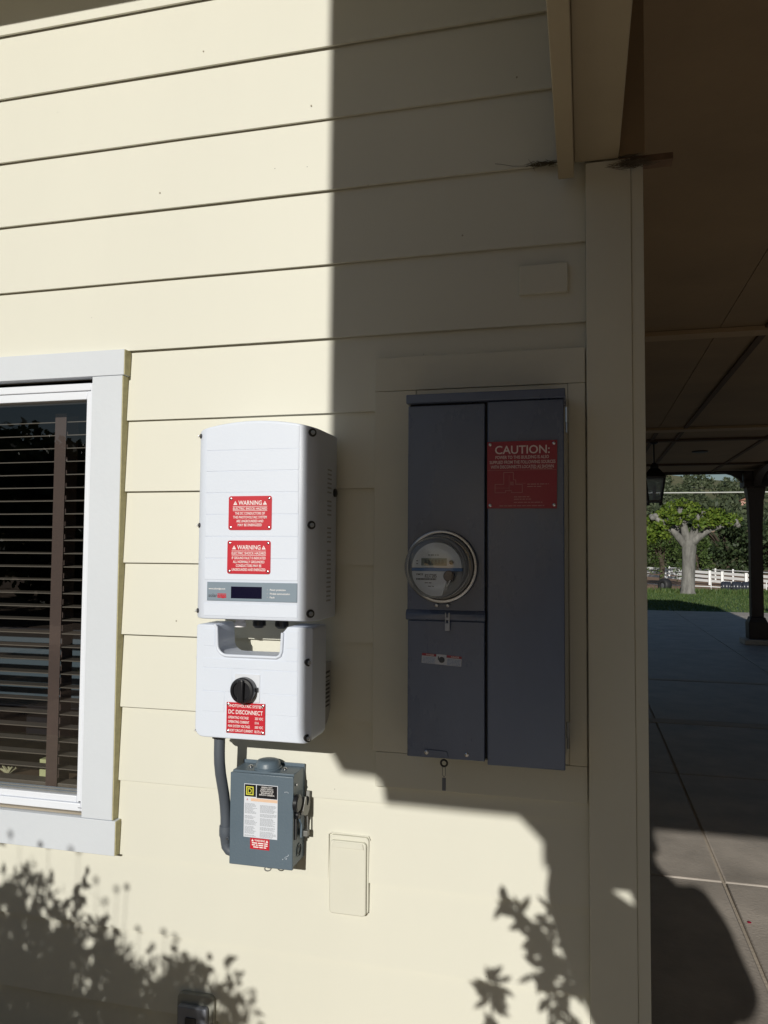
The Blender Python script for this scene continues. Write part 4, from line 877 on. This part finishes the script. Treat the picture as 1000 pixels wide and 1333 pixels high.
def tree(name, label, x, y, h, wd, mat, seed, group, nleaf=2600, size=0.35, base=None, droop=False, nb=16, lowfrac=0.12, flat=0.0):
    rng = random.Random(seed); z0 = gz(x, y) if base is None else base
    t = thing(name, label, 'tree', (x, y, z0), group)
    mb = MB(); mb.tube([(x, y, z0-0.1), (x+wd*.03, y, z0+h*.25), (x-wd*.02, y, z0+h*.6)], [wd*.05, wd*.04, wd*.02], 8)
    for k in range(5):
        a = rng.uniform(0, 6.28); mb.tube([(x+wd*.02, y, z0+h*rng.uniform(.2, .4)), (x+math.cos(a)*wd*.2, y+math.sin(a)*wd*.2, z0+h*.6), (x+math.cos(a)*wd*.36, y+math.sin(a)*wd*.36, z0+h*rng.uniform(.65, .8))], [wd*.022, wd*.015, wd*.006], 6)
    mb.build('trunk', BARKD, t, smooth=True)
    blobs = []
    for k in range(nb):
        a = rng.uniform(0, 6.28); rr_ = math.sqrt(rng.random())*wd*.40; zt = rng.uniform(lowfrac, 0.90)
        sc = (1-abs(zt-0.5)*0.9)
        blobs.append(((x+math.cos(a)*rr_*sc*1.15, y+math.sin(a)*rr_*sc, z0+h*zt), (wd*rng.uniform(.13, .22), wd*rng.uniform(.13, .22), h*rng.uniform(.08, .15))))
    mb = MB(); leaves(mb, nleaf, blob_sampler(blobs, rng), size*0.6, size*1.2, rng, flat=flat, long=1.5)
    if droop:
        for k in range(60):
            a = rng.uniform(0, 6.28); rr_ = wd*rng.uniform(.25, .5); p = Vector((x+math.cos(a)*rr_, y+math.sin(a)*rr_, z0+h*rng.uniform(.35, .75)))
            ln_ = rng.uniform(.15, .38)*h
            leaves(mb, 22, lambda: (p.x+rng.gauss(0, .12), p.y+rng.gauss(0, .12), p.z-rng.random()*ln_), size*.6, size*1.1, rng, flat=.6, long=2.0)
    mb.build('crown', mat, t); return t
GT = 'trees beyond the white fence'
for x, y, h, wd, ma, sd_, lab in [(6.6, 84, 6.8, 7.0, LEAF_O2, 31, 'greyish oak behind the fence left of the pale trunk'), (10.2, 88, 6.8, 6.5, LEAF_O, 32, 'dark oak directly behind the pollarded trunk'),
        (14.4, 86, 6.6, 8.0, LEAF_O, 33, 'broad dark green oak behind the fence left of the porch column'), (18.6, 88, 5.6, 6.5, LEAF_O, 34, 'dark oak behind the fence right of the porch column'), (22.5, 92, 6.4, 7, LEAF_O2, 35, 'greyish oak farthest right behind the fence')]:
    tree('oak_tree', lab, x, y, h, wd, ma, sd_, GT, 3200, 0.42, lowfrac=0.05, nb=24)
tree('pepper_tree', 'light green weeping pepper tree hanging over the fence left of the trunk', 4.75, 50.5, 5.2, 3.6, LEAF_P, 41, None, 2200, 0.20, droop=True, lowfrac=0.35)
tree('young_tree', 'small yellow green tree right beside the pale trunk behind the fence', 8.9, 66, 4.4, 2.6, LEAF_P, 43, None, 1200, 0.26, lowfrac=0.15)
# wooded hillside
rng = random.Random(51); mb = MB()
def wood_s():
    y = rng.choice([rng.uniform(130, 190), rng.uniform(190, 400)]); x = rng.uniform(0.02, 0.34)*y+rng.gauss(0, 4)
    return x, y
for k in range(420):
    x, y = wood_s(); z = gz(x, y)
    if 236 < y < 262 and 42 < x < 70: continue
    if 225 < y < 246 and x > 44: continue
    h = rng.uniform(3.5, 7.5); wd = h*rng.uniform(.8, 1.2)
    bl = [((x+rng.gauss(0, wd*.22), y+rng.gauss(0, wd*.2), z+h*rng.uniform(.3, .8)), (wd*.28, wd*.28, h*.24)) for q in range(5)]
    leaves(mb, 110, blob_sampler(bl, rng), 0.7, 1.4, rng, long=1.4)
tag(mb.build('woods', LEAF_O2), kind='stuff')
hh = thing('hillside_house', 'small pinkish house with dark windows on the far hillside', 'house', (47.0, 250, gz(47, 250)))
hz = gz(47, 250)
pk = pm('pink_stucco', (0.45, 0.27, 0.22), 0.9, var=0.1)
box('wall', pk, hh, 45.3, 50.5, 248, 254, hz-2, hz+2.6)
MB().prism([(44.9, hz+2.6), (47.9, hz+3.9), (50.9, hz+2.6)], 'y', 247.5, 254.5).build('roof', pm('tile_roof', (0.30, 0.14, 0.10), 0.9), hh)
for x in (46.1, 48.4): box('window', DARKREC, hh, x, x+0.9, 247.9, 247.99, hz+0.5, hz+1.6)

# white three rail fence, set corner to corner
fe = thing('rail_fence', 'white three rail fence running across behind the dirt arena', 'fence', (8.0, 55, -0.65))
def fpt(t): return (4.55+5.55*t, 61.03-8*t)
def ftop(x): return max(0.12, 0.46-0.043*(x-4.55))
posts = [fpt(t) for t in (-1.4, -0.93, -0.46, 0.0, 0.232, 0.688, 0.804, 1.015, 1.25, 1.6, 2.0, 2.4)]
for x, y in posts:
    MB().box(x-0.085, x+0.085, y-0.085, y+0.085, gz(x, y)-0.3, ftop(x)+0.04).build('post', FENCEW, fe)
for (xa, ya), (xb_, yb_) in zip(posts[:-1], posts[1:]):
    for zr in (-0.19, -0.47, -0.75):
        d = Vector((xb_-xa, yb_-ya, 0)).normalized()*0.09; nrm = Vector((-d.y, d.x, 0)).normalized()*0.022
        a = Vector((xa, ya, ftop(xa)+zr)); b = Vector((xb_, yb_, ftop(xb_)+zr)); hgt = Vector((0, 0, 0.175)); a += d; b -= d
        q = [a-nrm, b-nrm, b+nrm, a+nrm]; MB().add([*q, *[p+hgt for p in q]], [(0, 3, 2, 1), (4, 5, 6, 7), (0, 1, 5, 4), (1, 2, 6, 5), (2, 3, 7, 6), (3, 0, 4, 7)]).build('rail', FENCEW, fe)
fe2 = thing('far_fence', 'white fence panels seen between the rails behind the first fence', 'fence', (10, 64, -0.65))
for x, y in [(7.6, 74), (10.4, 66.5), (11.3, 64), (13.6, 57), (15.5, 51)]: MB().box(x-.06, x+.06, y-.06, y+.06, gz(x, y)-.1, 0.28).build('post', FENCEW, fe2)
pp = [(7.6, 74), (10.4, 66.5), (11.3, 64), (13.6, 57), (15.5, 51)]
for (xa, ya), (xb_, yb_) in zip(pp[:-1], pp[1:]):
    for zr in (0.14, -0.2): MB().tube([(xa, ya, zr), (xb_, yb_, zr)], 0.05, 4).build('rail', FENCEW, fe2)
# low rope fence in front
rp = thing('rope_fence', 'thin white rope fence on a slim post at the lawn edge', 'rope fence', (5.29, 34.0, -0.12))
for x, y in ((2.3, 34.6), (5.29, 34.03), (7.4, 33.7)): MB().tube([(x, y, gz(x, y)-.05), (x, y, 0.34)], 0.022, 8).build('post', FENCEW, rp)
MB().tube([(2.3, 34.6, 0.18), (3.8, 34.3, 0.125), (5.29, 34.03, 0.10), (6.3, 33.9, 0.05), (7.4, 33.7, 0.10)], 0.020, 6).build('rope', FENCEW, rp)
# black tub and fallen drums
t = thing('black_tyre', 'black tyre standing upright on the lawn edge left of the trunk', 'tyre', (3.18, 31.6, 0.0))
MB().lathe((3.18, 31.6, 0.22), (-0.80, -0.60, 0.06), [(0.13, -0.15), (0.22, -0.17), (0.275, -0.12), (0.285, 0), (0.275, 0.12), (0.22, 0.17), (0.13, 0.15)], 28, closed=True).build('tread', TYRE, t, smooth=True, ang=60)
MB().lathe((3.18, 31.6, 0.22), (-0.80, -0.60, 0.06), [(0.128, -0.08), (0.128, 0.08), (0.03, 0.10), (0, 0.10)], 20).build('rim', pm('rim_grey', (0.22, 0.22, 0.23), 0.5, metal=.5), t, smooth=True)
for i, (x, lab) in enumerate(((5.86, 'leftmost of three dark drums lying at the lawn edge'), (6.28, 'middle one of three dark drums lying at the lawn edge'), (6.68, 'dark drum lying next to the orange red cone'))):
    t = thing('drum', lab, 'drum', (x, 33.9, -0.12), 'dark drums lying by the arena')
    MB().lathe((x-0.19, 33.9, 0.10), (1, -0.12, 0), [(0.0, 0.0), (0.20, 0.0), (0.235, 0.03), (0.24, 0.12), (0.225, 0.14), (0.24, 0.16), (0.24, 0.26), (0.225, 0.28), (0.24, 0.30), (0.235, 0.36), (0.20, 0.385), (0, 0.385)], 22).build('barrel', DRUM, t, smooth=True, ang=50)
    MB().lathe((x-0.19, 33.9, 0.09), (-1, 0.12, 0), [(0.185, -0.004), (0.185, 0.012), (0.165, 0.012), (0.165, -0.004)], 20, closed=True).build('rim', DRUM, t, smooth=True)
t = thing('traffic_cone', 'orange red traffic cone beside the drums', 'cone', (6.80, 33.0, -0.09))
MB().lathe((6.80, 33.0, -0.09), (0, 0, 1), [(0.11, 0.02), (0.085, 0.08), (0.055, 0.22), (0.03, 0.32), (0.02, 0.33), (0, 0.33)], 16).build('body', CONER, t, smooth=True)
box('foot', CONER, t, 6.66, 6.94, 32.86, 33.14, -0.11, -0.07)
MB().lathe((6.80, 33.0, -0.09), (0, 0, 1), [(0.074, 0.14), (0.062, 0.20)], 16).build('band', WHITE, t, smooth=True)
mb = MB(); mb.tube([(7.55, 31.4, 0.03), (7.9, 31.2, 0.05), (8.6, 31.0, 0.03), (9.4, 30.9, 0.03)], 0.05, 8)
tag(mb.build('garden_hose', HOSE, smooth=True), 'bright lime green hose lying on the grass right of the column', 'hose')
# overhead cable on poles
mb = MB(); mb.tube([(-30+2.5*i, 48.0, 5.15+((-30+2.5*i-10)/40)**2*0.9) for i in range(33)], 0.038, 6)
tag(mb.build('overhead_cable', WIRE, smooth=True), 'pale overhead cable crossing in front of the hills', 'cable')
for x, lab in ((-30, 'wooden pole carrying the cable, left end'), (50, 'wooden pole carrying the cable, right end')):
    t = thing('utility_pole', lab, 'pole', (x, 48, gz(x, 48)), 'poles of the overhead cable')
    MB().tube([(x, 48, -0.8), (x, 48, 6.6)], [0.15, 0.11], 10).build('pole', BARKD, t, smooth=True); box('cross_arm', BARKD, t, x-.06, x+.06, 47.2, 48.8, 6.0, 6.12)

# ================================================================== behind and beside the viewer
def seg_tube(mb, pts, r0, r1, n=6):
    k = len(pts); mb.tube(pts, [r0+(r1-r0)*i/(k-1) for i in range(k)], n)
# flowering shrub left of the viewer: its shadow falls on the lower wall
sh = thing('garden_shrub', 'loose flowering shrub in the bed, throwing its shadow on the wall', 'shrub', (-1.7, -1.75, 0.0))
rng = random.Random(61); stems = MB(); lv_ = MB(); heads = MB()
def top_v(u):
    P_ = [(-2.6, .60), (-1.95, .66), (-1.66, .66), (-1.52, .655), (-1.40, .60), (-1.34, .53), (-1.24, .42), (-1.12, .41), (-1.00, .43), (-0.92, .40), (-0.87, .33), (-0.84, .15)]
    for (a, b), (c, d) in zip(P_[:-1], P_[1:]):
        if a <= u <= c: return b+(d-b)*(u-a)/(c-a)
    return 0.1
for k in range(340):
    u = rng.uniform(-2.5, -0.86); s = rng.uniform(1.55, 2.7); tv = top_v(u)*rng.uniform(0.45, 1.0)
    bx = -1.75+(u+1.75)*0.55-0.12; x1 = u-s*TA; z1 = tv+s*TE
    bow = rng.gauss(0, .05)
    pts = [(bx+rng.gauss(0, .08), -s+rng.gauss(0, .1), 0.0), ((bx*.45+x1*.55)+bow, -s, z1*.55), (x1, -s, z1)]
    seg_tube(stems, pts, 0.006, 0.002, 5)
    L1, L2 = Vector(pts[1]), Vector(pts[2]); L0 = Vector(pts[0])
    for q in range(70):
        t_ = 1-rng.random()**1.6*0.75; p = (L0.lerp(L1, (t_-0)/.5) if t_ < .5 else L1.lerp(L2, (t_-.5)/.5))
        if p.z < 0.3: continue
        leaves(lv_, 1, lambda: p+Vector((rng.gauss(0, .024), rng.gauss(0, .03), rng.gauss(0, .020))), 0.028, 0.060, rng, long=2.3)
for u, v in [(-1.60, .72), (-1.50, .70), (-1.40, .695), (-1.27, .60), (-1.24, .61), (-1.335, .62), (-1.12, .505), (-1.085, .495), (-1.09, .47), (-1.12, .435), (-0.985, .455), (-0.93, .44), (-0.905, .42), (-0.90, .40), (-0.855, .38), (-0.86, .355), (-0.83, .30), (-0.85, .36), (-1.30, .565), (-1.20, .50), (-1.16, .46), (-0.84, .33), (-1.06, .45), (-0.80, .27), (-1.70, .70)]:
    s = rng.uniform(1.8, 2.9); x1 = u-s*TA; z1 = v+s*TE
    seg_tube(stems, [(x1*.7-.45, -s, .35), (x1*.88-.17, -s, z1*.72), (x1, -s, z1)], 0.0016, 0.0008, 4)
    heads.lathe((x1, -s, z1-0.008), (rng.gauss(0, .3), rng.gauss(0, .3), 1), [(0.0, 0), (0.008, 0.003), (0.010, 0.009), (0.006, 0.015), (0, 0.017)], 7)
stems.build('stem', BARKD, sh); lv_.build('foliage', LEAF_S, sh); heads.build('seed_head', STRAW, sh)
# leafy stalks close to the viewer
pl_ = thing('leafy_plant', 'tall leafy plant beside the viewer, throwing leaf shadows on the wall', 'plant', (-0.34, -1.82, 0.0))
rng = random.Random(71); st_ = MB(); lf = MB()
def leaf_big(mb, p, d, l, wd):
    d = Vector(d).normalized(); e = d.cross(Vector((0.15, 1, 0.1))).normalized(); p = Vector(p)
    mb.add([p, p+d*l*.3+e*wd*.5, p+d*l*.65+e*wd*.42, p+d*l, p+d*l*.65-e*wd*.42, p+d*l*.3-e*wd*.5], [(0, 1, 2, 3, 4, 5)])
s = 1.82
def W(u, v): return Vector((u-s*TA, -s+rng.gauss(0, .015), v+s*TE))
for path in [[(-.09, -.3), (-.085, .45), (-.10, .56), (-.125, .62), (-.155, .655), (-.18, .68), (-.205, .715)], [(-.12, .60), (-.105, .655), (-.080, .690)], [(-.09, .53), (-.065, .585), (-.035, .55), (-.02, .51)], [(-.06, .1), (-.045, .47), (-.015, .535)], [(-.2, -.3), (-.225, .45), (-.240, .535)], [(-.225, .45), (-.205, .50)], [(-.10, .50), (-.125, .535)], [(-.07, .48), (-.085, .56), (-.07, .62)]]:
    pp_ = [W(u, v) for u, v in path]; seg_tube(st_, pp_, 0.005, 0.0025, 6)
    for a, b in zip(pp_[:-1], pp_[1:]):
        nn = max(1, int((b-a).length/0.0075))
        for q in range(nn):
            p = a.lerp(b, rng.random())
            if p.z < 0.75: continue
            an = rng.uniform(-1.2, 4.3)
            if rng.random() < 0.85: leaf_big(lf, p, (math.cos(an), rng.gauss(0, .3), math.sin(an)-0.25), rng.uniform(.030, .062), rng.uniform(.014, .024))
st_.build('stem', BARKD, pl_); lf.build('foliage', LEAF_S, pl_)
# trees behind the viewer: some mirrored in the pane, others added to block sky
for x, y, h, wd, sd_, lab in [(-12.5, -15.5, 4.3, 5.0, 81, 'oak behind the viewer nearest the house'), (-17.0, -20, 5.2, 5.5, 82, 'oak behind the viewer in the middle of the row'), (-22, -23, 6.5, 8, 83, 'oak behind the viewer farthest left'), (-15, -6, 7.5, 7.0, 87, 'tall oak added left of the house front to block sky'), (-6.5, -19, 6.0, 5.5, 88, 'oak added behind the viewer by the drive to block sky'), (5.5, -17, 6.5, 6.0, 89, 'oak added behind the viewer right of the drive to block sky'), (10, -24, 8.0, 8, 84, 'oak behind the viewer on the right'), (17, -20, 8.5, 8, 85, 'oak behind the viewer far right')]:
    tree('oak_tree', lab, x, y, h, wd, LEAF_O2, sd_, 'oaks behind the viewer', 2600, 0.42, base=-0.03, lowfrac=0.08, nb=26)

for i, (y, h_) in enumerate(((-4.5, 6.6), (-0.5, 6.9), (3.5, 6.6), (7.5, 5.8), (11.5, 4.7), (15.0, 4.0))):  # unseen evergreens added to cut the sky light under the porch
    tree('sky_block_evergreen', ['nearest added sky-blocking evergreen right of the porch', 'second added sky-blocking evergreen right of the porch', 'third added sky-blocking evergreen right of the porch', 'fourth added sky-blocking evergreen right of the porch', 'fifth added sky-blocking evergreen right of the porch', 'farthest added sky-blocking evergreen right of the porch'][i], 7.0, y, h_, 4.4, LEAF_O, 90+i, 'added sky-blocking evergreens in a row right of the porch', 2200, 0.42, base=-0.03, lowfrac=0.03, nb=26)

# the person taking the photograph
pe = thing('person', 'standing person in blue shirt and jeans holding a phone up', 'person', (0.10, -2.42, 0.0))
def PJ(u, v, sd, r): return (u-sd*TA, -sd, v+sd*TE, r)
J = {'pelvis': (0.11, -2.42, .98, .150), 'belly': PJ(.300, .26, 2.42, .205), 'chest': PJ(.235, .50, 2.40, .165), 'neck0': PJ(.21, .70, 2.38, .090), 'neck1': PJ(.165, .78, 2.36, .066), 'head0': PJ(.140, .85, 2.34, .088), 'head1': PJ(.135, .935, 2.35, .096), 'head2': PJ(.135, 1.00, 2.37, .060),
     'shL': PJ(.045, .61, 2.36, .120), 'elL': PJ(-.048, .755, 2.20, .074), 'wrL': PJ(.045, .845, 2.06, .034), 'haL': PJ(.060, .865, 2.035, .030),
     'shR': PJ(.370, .665, 2.40, .095), 'elR': PJ(.465, .35, 2.30, .092), 'wrR': PJ(.300, .70, 2.10, .034), 'haR': PJ(.245, .77, 2.045, .030),
     'hipL': (.03, -2.42, .92, .105), 'knL': (.01, -2.40, .50, .068), 'anL': (.0, -2.42, .09, .045), 'toL': (-.02, -2.26, .045, .036),
     'hipR': (.20, -2.42, .92, .105), 'knR': (.23, -2.39, .50, .068), 'anR': (.25, -2.42, .09, .045), 'toR': (.27, -2.26, .045, .036)}
E_ = [('pelvis', 'belly'), ('belly', 'chest'), ('chest', 'neck0'), ('neck0', 'neck1'), ('neck1', 'head0'), ('head0', 'head1'), ('head1', 'head2'), ('chest', 'shL'), ('shL', 'elL'), ('elL', 'wrL'), ('wrL', 'haL'), ('chest', 'shR'), ('shR', 'elR'), ('elR', 'wrR'), ('wrR', 'haR'),
      ('pelvis', 'hipL'), ('hipL', 'knL'), ('knL', 'anL'), ('anL', 'toL'), ('pelvis', 'hipR'), ('hipR', 'knR'), ('knR', 'anR'), ('anR', 'toR')]
names = list(J); rads = [J[k][3] for k in names]; V_ = [Vector(J[k][:3]) for k in names]; Ed = [(names.index(a), names.index(b)) for a, b in E_]
for hn, sx in (('haL', 1), ('haR', -1)):                      # fingers curl round the phone, thumb on its near side
    hv = Vector(J[hn][:3])
    for q in range(4):
        i0 = len(V_); base = hv+Vector((0.0, 0.004, -0.022+q*0.016)); V_ += [base+Vector((sx*0.020, 0.016, 0.002)), base+Vector((sx*0.045, 0.014, 0.004))]; rads += [.0095, .0085]; Ed += [(names.index(hn), i0), (i0, i0+1)]
    i0 = len(V_); V_ += [hv+Vector((sx*0.016, -0.020, 0.016)), hv+Vector((sx*0.040, -0.022, 0.022))]; rads += [.011, .009]; Ed += [(names.index(hn), i0), (i0, i0+1)]
bme = bpy.data.meshes.new('skeleton'); bme.from_pydata(V_, Ed, []); bo = bpy.data.objects.new('skeleton', bme); COL.objects.link(bo)
sk = bo.modifiers.new('skin', 'SKIN'); sk.use_smooth_shade = True
lay = bme.skin_vertices[0].data
for i, r_ in enumerate(rads): lay[i].radius = (r_*1.12, r_*(0.78 if names[i] in ('pelvis', 'belly', 'chest') else 1.0)) if i < len(names) else (r_, r_)
for i in range(len(V_)): lay[i].use_root = (i == 0)
bo.modifiers.new('sub', 'SUBSURF').levels = 2
dg = bpy.context.evaluated_depsgraph_get(); dg.update()
mesh = bpy.data.meshes.new_from_object(bo.evaluated_get(dg)); bpy.data.objects.remove(bo)
for mm in (SHIRT, JEANS, SKIN, HAIR, BLACK): mesh.materials.append(mm) if False else None
mesh.materials.clear()
for mm in (SHIRT, JEANS, SKIN, BLACK): mesh.materials.append(mm)
off = pe.location
for p in mesh.polygons:
    c = p.center; z = c.z; i = 0
    if z < 0.10: i = 3
    elif z < 0.97: i = 1
    elif z > 1.60 and c.y < -2.22: i = 2
    elif c.y > -2.15: i = 2
    p.material_index = i
for v in mesh.vertices: v.co -= off
body = bpy.data.objects.new('body', mesh); COL.objects.link(body); body.parent = pe
hp = Vector(J['head1'][:3])
mb = MB(); mb.lathe(hp+Vector((0, -0.020, 0.005)), (0, -0.25, 1), [(0.0, -0.075)]+[(0.106*math.sin(a), -0.02-0.085*math.cos(a)) for a in (0.9, 1.4, 1.9, 2.4, 2.8)]+[(0, 0.068)], 20); mb.build('hair', HAIR, pe, smooth=True)
mb = MB(); mb.lathe(hp+Vector((0, 0.100, -0.045)), (0, 1, -0.3), [(0.016, -0.02), (0.013, 0.0), (0.008, 0.014), (0, 0.018)], 10); mb.build('nose', SKIN, pe, smooth=True)
for sx in (-1, 1): MB().lathe(hp+Vector((sx*0.098, 0.0, -0.035)), (sx, 0.2, 0), [(0.030, -0.01), (0.030, 0.004), (0.018, 0.008), (0, 0.004)], 12).build('ear', SKIN, pe, smooth=True)
for sx in (-1, 1): MB().lathe(hp+Vector((sx*0.034, 0.086, -0.012)), (0, 1, 0), [(0.011, -0.008), (0.009, 0.004), (0, 0.007)], 10).build('eye', BLACK, pe, smooth=True)
box('mouth', pm('lip', (0.35, 0.13, 0.11), 0.5), pe, hp.x-.023, hp.x+.023, hp.y+.080, hp.y+.094, hp.z-.094, hp.z-.088, 0.002)
tag(box('phone', BLACK, None, -0.075, 0.085, -2.034, -2.026, 1.500, 1.578, 0.004), 'black phone held up in both hands of the person', 'phone')

bpy.data.objects.remove(_fo)
